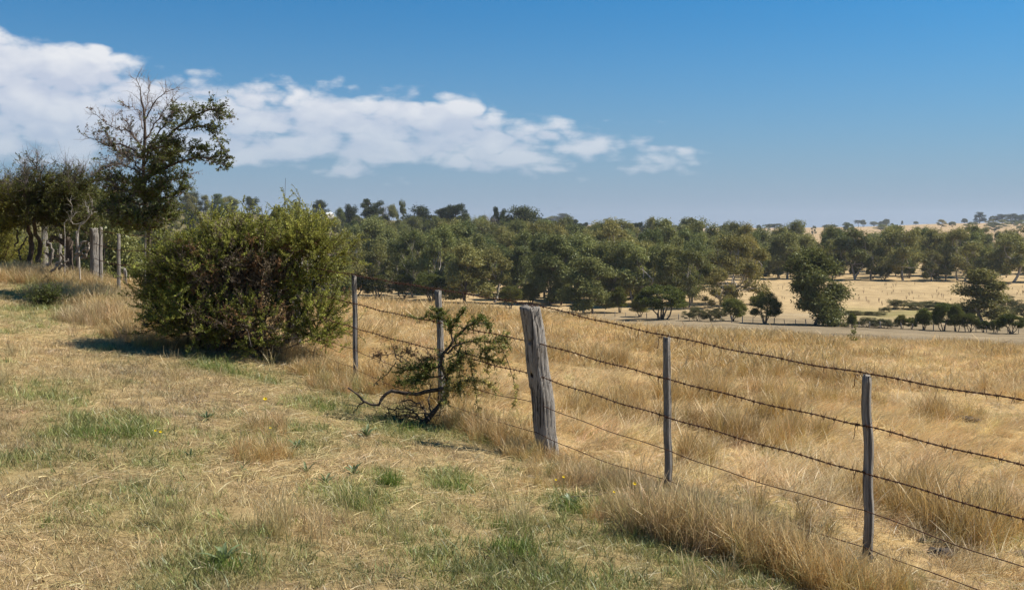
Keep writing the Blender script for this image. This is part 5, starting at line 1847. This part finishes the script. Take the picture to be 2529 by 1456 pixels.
# long golden grass along the fence and round the shrubs
LONGS = [(1545, 1285, .28, .16, .80), (1640, 1318, .32, .18, .95), (1740, 1350, .32, .18, 1.0), (1840, 1385, .32, .18, 1.0), (1940, 1420, .30, .18, .95), (2035, 1452, .28, .16, .85), (2110, 1475, .25, .15, .75), (1700, 1290, .35, .2, .7), (1850, 1330, .35, .2, .65),
         (1290, 1130, .28, .22, .55), (1240, 1100, .36, .28, .82), (1180, 1065, .32, .25, .75), (1390, 1175, .30, .2, .5), (1480, 1200, .35, .25, .5), (1330, 1200, .22, .12, .38),
         (640, 1130, .22, .30, .55), (655, 1060, .2, .3, .5),
         (750, 895, .35, .5, .75), (800, 930, .40, .4, .7), (700, 880, .35, .4, .7), (850, 960, .4, .4, .6), (960, 950, .4, .4, .6), (300, 800, .9, .6, .9), (350, 830, .5, .5, .85), (270, 760, .9, .6, .9), (220, 740, 1.0, .8, .9), (330, 770, .8, .6, .9),
         (100, 700, 1.0, .9, 1.1), (30, 690, 1.2, .9, 1.0), (160, 700, 1.0, .9, 1.0), (420, 850, .5, .5, .6), (2180, 1452, .25, .15, .6), (1120, 1045, .3, .3, .6), (400, 780, .7, .5, .8), (560, 855, .6, .3, .5), (650, 860, .5, .3, .6)]
xs, ys, hs = [], [], []
for px, py, rx, ry, hh in LONGS:
    g = ground_at(px, py, 3, 30)
    n = int(230 * rx * ry * 3.1416 * (1 if g[1] < 12 else .62))
    a = grng.uniform(0, 6.28, n)
    r = np.sqrt(grng.uniform(0, 1, n))
    xs.append(g[0] + rx * r * np.cos(a))
    ys.append(g[1] + ry * r * np.sin(a))
    hs.append(hh * (1.05 - .4 * r ** 2))
# a thin strip right along the wires
n = 1500
tline = grng.uniform(-1.5, 22, n)
off_ = grng.normal(size=n) * .16
xs.append(FA[0] + FU[0] * tline + FN[0] * off_)
ys.append(FA[1] + FU[1] * tline + FN[1] * off_)
hs.append(np.full(n, .32) * np.clip(fbm(tline * .8, tline * 0, 81) * 1.7, .5, 1.2))
x, y, hh = np.concatenate(xs), np.concatenate(ys), np.concatenate(hs)
n = len(x)
kinds = pick('long', n)
bsel = grng.uniform(size=n) < .14
kinds[bsel] = pick('bent', bsel.sum())
mixf = np.clip((fbm(x * 1.1, y * 1.1, 83) - .25) * 2, 0, 1)[:, None]
col = vary(GOLD * (1 - mixf) + TAN * mixf, n, .15)
yl = grng.uniform(size=n) < .10
col[yl] = vary(YGRN, yl.sum())
sc = hh * grng.uniform(.75, 1.15, n)
scatter('fence_line_grass', 'long golden dry grass standing along the fence and shrubs', 'grass', x, y, kinds, grng.uniform(0, 6.28, n), np.stack([sc * .95 + .1, sc * .95 + .1, sc], -1), col, .16)

# paddock, near part
x, y = candidates(4.2, 17, lambda d: np.interp(d, [4.2, 8, 12, 17], [260, 190, 130, 90]))
m = fside(x, y) > .02
x, y = x[m], y[m]
n = len(x)
c1_ = fbm(x * .75, y * .55, 91)
c2_ = fbm(x * .9 + 7, y * .7, 92)
pxx_ = CX + F * x / y
bare_ = np.clip((pxx_ - 2150) / 200, 0, 1) * np.clip((6.6 - y) / 1.0, 0, 1)
u = grng.uniform(size=n)
kinds = pick('straw', n)
isshort = u < .34
kinds[isshort] = pick('short', isshort.sum())
c1_ = .6 * c1_ + .4 * fbm(x * 1.7, y * 1.3, 291)
c2_ = .6 * c2_ + .4 * fbm(x * 1.9, y * 1.5, 292)
ben = (grng.uniform(size=n) < np.clip((c1_ - .47) * 10.0, .08, .58)) & (bare_ < .5)
kinds[ben] = pick('bent', ben.sum())
lon = ~ben & (grng.uniform(size=n) < np.clip((c2_ - .545) * 26, 0, .9)) & (bare_ < .5)
kinds[lon] = pick('long', lon.sum())
grn = (fbm(x * 1.7, y * 1.7, 95) > .67) & (grng.uniform(size=n) < .45) | (grng.uniform(size=n) < greenness(x, y) * .5)
kinds[grn] = pick('green', grn.sum())
mixf = np.clip((fbm(x * .7, y * .7, 93) - .25) * 2, 0, 1)[:, None]
col = vary(STRAW * (1 - mixf) + TAN * mixf, n, .15)
col[lon] = vary(GOLD * .80, lon.sum(), .15)
col[ben] = vary(GOLD * .2 + STRAW * .85, ben.sum(), .17)
col[grn] = vary(YGRN * .7 + GRN * .3, grn.sum(), .2)
col = col * (.72 + .56 * fbm(x * .45 + 2, y * .45, 98))[:, None] * np.where(fbm(x * 1.4, y * 1.1, 99) > .6, .86, 1.03)[:, None]
wind = 1.0 + 3.0 * fbm(x * .5, y * .5, 97) + grng.normal(size=n) * .75
rz = np.where(ben | lon, wind - 2.3, grng.uniform(0, 6.28, n))
sc = grng.uniform(.7, 1.3, n) * np.where(lon, .62 + 3.4 * np.clip(c2_ - .545, 0, .12), np.where(ben, .8, 1.15))
scatter('paddock_grass', 'dry straw coloured paddock grass flattened and wind blown beyond the fence', 'grass', x, y, kinds, rz, sc, col)

# paddock, far part up to the crest and over it
x, y = candidates(16, 62, lambda d: np.interp(d, [16, 24, 36, 62], [46, 30, 12, 3.5]), 200)
m = fside(x, y) > .0
x, y = x[m], y[m]
n = len(x)
c1_ = fbm(x * .35, y * .3, 191)
kinds = pick('far', n)
ben = grng.uniform(size=n) < np.clip((c1_ - .38) * 3, .1, .7)
kinds[ben] = pick('farbent', ben.sum())
tall_ = np.clip((.5 * fbm(x * .5, y * .32, 391) + .5 * fbm(x * 1.2, y * .8, 392) - .5) * 8, 0, 1)
mixf = np.clip((fbm(x * .3, y * .3, 193) - .25) * 2, 0, 1)[:, None]
col = vary(STRAW * (1 - mixf) + (GOLD * .6 + STRAW * .4) * mixf, n, .16)
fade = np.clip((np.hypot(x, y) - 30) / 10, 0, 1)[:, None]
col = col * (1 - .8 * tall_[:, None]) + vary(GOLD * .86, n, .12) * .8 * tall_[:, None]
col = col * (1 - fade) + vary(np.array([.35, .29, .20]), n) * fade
sc = grng.uniform(.7, 1.3, n) * np.where(np.hypot(x, y) > 36, .35, .62 + .75 * tall_)
wind = 1.0 + 3.0 * fbm(x * .2, y * .2, 97) + grng.normal(size=n) * .5
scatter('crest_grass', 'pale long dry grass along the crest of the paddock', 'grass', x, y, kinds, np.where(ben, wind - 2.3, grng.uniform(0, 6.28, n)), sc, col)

# ------------------------------------------------------------------ single plants in the verge
def plant_mat(name, c, trans=.3):
    m_, t, out = mat_new(name)
    bl = t.node('ShaderNodeNewGeometry')
    v = t.mrange(bl.outputs['Random Per Island'], 0, 1, .7, 1.3)
    cc = t.mix(1.0, c, t.comb(v, v, v), 'MULTIPLY')
    leafy_shader(t, out, cc, trans, .03)
    return m_


M_TUSS = plant_mat('tussock_green', (.16, .215, .04))
M_PLAN = plant_mat('plantain_leaf', (.16, .195, .085), .25)
M_YEL = plant_mat('yellow_petal', (.80, .58, .02), .2)
M_STEM = plant_mat('green_stem', (.20, .20, .07), .1)


def blades_mesh(seed, n, h, spread, w_):
    m_ = tuft_mesh('blades', seed, n, h * .45, h, spread, .15, .95, w_, 5, .55)
    m_.materials.clear()
    m_.materials.append(M_TUSS)
    return m_


for i, (px, py, h, sp, n, lab) in enumerate([
    (960, 1200, .19, .07, 260, 'bright green upright grass tussock left of the strainer post'), (878, 1250, .17, .12, 240, 'loose green tussock below the plantain clumps'),
    (1420, 1262, .15, .10, 200, 'green tussock below the strainer post foot'), (530, 912, .16, .16, 300, 'bright green tussock in front of the hedge bush'),
    (225, 1075, .14, .16, 260, 'wide low green tussock on the left verge'), (330, 1072, .13, .16, 220, 'green tussock right of the widest left one'),
    (1265, 1365, .17, .14, 260, 'dark green tussock near the bottom middle'), (1255, 1310, .15, .13, 220, 'green tussock above the bottom middle one'),
    (1110, 1205, .14, .12, 180, 'thin green tussock right of the bright upright one'), (545, 1405, .14, .10, 160, 'green tussock at the bottom left of centre'),
    (985, 1062, .12, .2, 240, 'green tuft in the shade of the broken shrub'), (790, 1008, .11, .16, 180, 'green tuft left of the dark broken limb')]):
    g = ground_at(px, py, 3, 20)
    obj('grass_tussock', blades_mesh(500 + i, n, h, sp, .0048), None, tuple(g), lab, 'grass tussock')


def leaf_blade(L, W, bend, seed):
    rg = np.random.default_rng(seed)
    t = np.linspace(0, 1, 6)
    w_ = W * np.sin(np.clip(t * .92 + .06, 0, 1) * math.pi) ** .7
    zc = L * (math.sin(bend) * t - .35 * t ** 2)
    xc = L * math.cos(bend) * t
    V = np.stack([np.stack([xc, -w_ / 2, zc + w_ * .25], -1), np.stack([xc, np.zeros(6), zc], -1), np.stack([xc, w_ / 2, zc + w_ * .25], -1)], 1).reshape(-1, 3)
    idx = np.arange(18).reshape(6, 3)
    q = np.concatenate([np.stack([idx[:-1, k], idx[1:, k], idx[1:, k + 1], idx[:-1, k + 1]], -1) for k in (0, 1)])
    return mesh_np('leaf', V, q, None, M_PLAN, True)


LEAF = [leaf_blade(.125, .017, .95, 1), leaf_blade(.105, .015, 1.15, 2), leaf_blade(.12, .017, .6, 3)]
for i, (px, py, k, sc, lab) in enumerate([
    (512, 1038, 11, 1.05, 'plantain rosette on the dry slope below the hedge bush'), (757, 1168, 9, .9, 'left of the three close plantain rosettes'),
    (874, 1172, 12, 1.0, 'upright blue green plantain rosette right of its neighbours'), (805, 1195, 10, .95, 'flat dark plantain rosette lowest of the three'),
    (598, 1160, 6, .8, 'small plantain rosette alone on the left'), (905, 1078, 14, 1.1, 'sprawling plantain below the broken shrub'),
    (552, 1392, 14, 1.25, 'large plantain rosette at the bottom left of centre'), (735, 1106, 12, 1.0, 'plantain rosette among dry grass in mid verge'),
    (470, 1130, 7, .8, 'thin plantain rosette beside flattened straw'), (1412, 1255, 12, 1.2, 'plantain with broad upright leaves below the strainer post')]):
    g = ground_at(px, py, 3, 20)
    e = thing('plantain', lab, 'plant', g)
    prg = np.random.default_rng(700 + i)
    for j in range(k):
        o = obj('leaf', LEAF[j % 3], e)
        o.rotation_euler = (prg.normal() * .15, prg.normal() * .18, j * 6.283 / k + prg.normal() * .3)
        s_ = 1.05 * sc * prg.uniform(.75, 1.2)
        o.scale = (s_, s_, s_)


def flower_mesh(seed):
    rg = np.random.default_rng(seed)
    a = np.arange(16) * 2.4
    el_ = np.where(np.arange(16) < 10, .25, .7)
    d = np.stack([np.cos(a) * np.cos(el_), np.sin(a) * np.cos(el_), np.sin(el_)], -1)
    V, q = kites(np.zeros((16, 3)), d, .015, .008, np.broadcast_to([0, 0, 1.0], (16, 3)))
    return mesh_np('flower_head', V, q, None, M_YEL)


FLW = flower_mesh(1)
for i, (px, py, h, sc, lab) in enumerate([
    (655, 985, .30, 1.35, 'tall yellow daisy like flower below the hedge bush'), (384, 1063, .06, .8, 'left of two low yellow flowers on the left verge'), (397, 1066, .06, .9, 'right of two low yellow flowers on the left verge'),
    (668, 1056, .16, .7, 'small yellow flower below the tall one'), (1567, 1194, .24, 1.0, 'yellow flower in long grass left of the thin post foot'), (1517, 1214, .20, .7, 'lower small yellow flower in the long grass'),
    (1392, 1177, .16, .8, 'yellow flower right of the strainer post foot'), (1373, 1184, .15, .7, 'small yellow flower at the strainer post foot')]):
    # foot of the stem: straight below the flower on the ground
    best = None
    for dd_ in np.linspace(4, 14, 800):
        p = P(px, py, dd_)
        if p[2] - float(gz(p[0], p[1])) < h:
            best = p
            break
    gzv = float(gz(best[0], best[1]))
    e = thing('yellow_flower', lab, 'flower', (best[0], best[1], gzv))
    top_ = best - np.array([best[0], best[1], gzv])
    pts = catmull(np.array([[-.03, .02, -.01], [.0, .0, top_[2] * .5], top_ * [0, 0, 1]]), 8)
    V, q = tubes(pts[None], np.linspace(.0022, .0014, 8)[None], 4)
    obj('stem', mesh_np('stem', V, q, None, M_STEM), e)
    o = obj('flower_head', FLW, e, tuple(pts[-1]))
    o.scale = (sc * 1.0,) * 3
    o.rotation_euler = (.7, 0, 0)


def clod_mesh(seed):
    rg = np.random.default_rng(seed)
    import bmesh
    bm = bmesh.new()
    bmesh.ops.create_icosphere(bm, subdivisions=3, radius=1.0)
    V = np.array([v.co[:] for v in bm.verts])
    F_ = np.array([[v.index for v in f.verts] for f in bm.faces])
    bm.free()
    o_ = rg.uniform(0, 50)
    r = .55 + .9 * fbm(V[:, 0] * 1.6 + o_, V[:, 1] * 1.6 + V[:, 2] * 2.1, seed, 4)
    V = V * r[:, None] * [1, .9, .55]
    return mesh_np('clod', V, None, F_, M_CLOD)


CLODS = [clod_mesh(s_) for s_ in (1, 2, 3)]
for i, (px, py, r, lab) in enumerate([
    (2312, 1368, .055, 'dark soil clod left in the pile by the right thin post'), (2336, 1376, .065, 'largest dark soil clod in the pile by the right thin post'), (2352, 1362, .045, 'small soil clod at the right of the pile'),
    (2318, 1345, .04, 'soil clod at the back of the pile'), (2278, 1338, .03, 'small soil clod above left of the pile'), (2296, 1332, .035, 'soil clod just behind the left small one'), (2520, 1372, .05, 'soil clod at the right edge of view'),
    (2388, 1040, .085, 'flat dark cow pat beyond the right thin post'), (1936, 934, .07, 'dark weathered cow pat in the straw above the wires'), (1962, 936, .05, 'smaller dark pat beside the weathered one')]):
    g = ground_at(px, py, 3, 40)
    o = obj('soil_clod', CLODS[i % 3], None, (g[0], g[1], g[2] + r * .2), lab, 'soil clod')
    o.scale = (r * (2.0 if i >= 7 else 1), r * 1.1, r)
    o.rotation_euler = (0, 0, i * 1.3)

# dark fallen twigs and a weed in the paddock
for i, (pts, r, lab) in enumerate([([(1985, 890), (2005, 880), (2038, 876)], .004, 'short curved dark twig in the straw between the thin posts'), ([(1410, 1237), (1450, 1234), (1488, 1231)], .005, 'straight dark stick in the grass below the strainer post')]):
    pp = []
    for px, py in pts:
        g = ground_at(px, py, 3, 20)
        pp.append(g + [0, 0, .03])
    V, q = tubes(catmull(pp, 9)[None], np.linspace(r, r * .6, 9)[None], 5)
    obj('twig', mesh_np('twig', V, q, None, M_BARK), None, None, lab, 'twig')
_w = ground_at(2108, 850, 12, 60)
e = thing('weed', 'single leafy weed standing above the paddock grass', 'weed', _w)
sk = Sketch(55)
tw = sk.twigs('stem', np.array([[0, 0, 0], [0, 0, .15], [.02, 0, .32]]), 9, .22, .004, .5, .7, .5, .0)
sk.leaves('foliage', tw, 14, .06, .03, GREEN_D * 1.4, .7, .1, .3)
sk.build(e, {'stem': M_STEM})

# ------------------------------------------------------------------ air
HZ_D = 0.00008
bmv, bmq = box(-4300, 4300, -4300, 4300, -24.0, 68.0)
M_HAZE, t, out = mat_new('summer_haze')
pv = t.node('ShaderNodeVolumePrincipled')
pv.inputs['Color'].default_value = (0.80, 0.87, 0.97, 1)
pv.inputs['Density'].default_value = HZ_D
pv.inputs['Anisotropy'].default_value = 0.2
t.link(pv.outputs[0], out.inputs['Volume'])
haze = obj('haze', mesh_np('haze', bmv, bmq, None, M_HAZE), None, None, 'thin blue summer haze over the valley', 'haze', None, 'stuff')
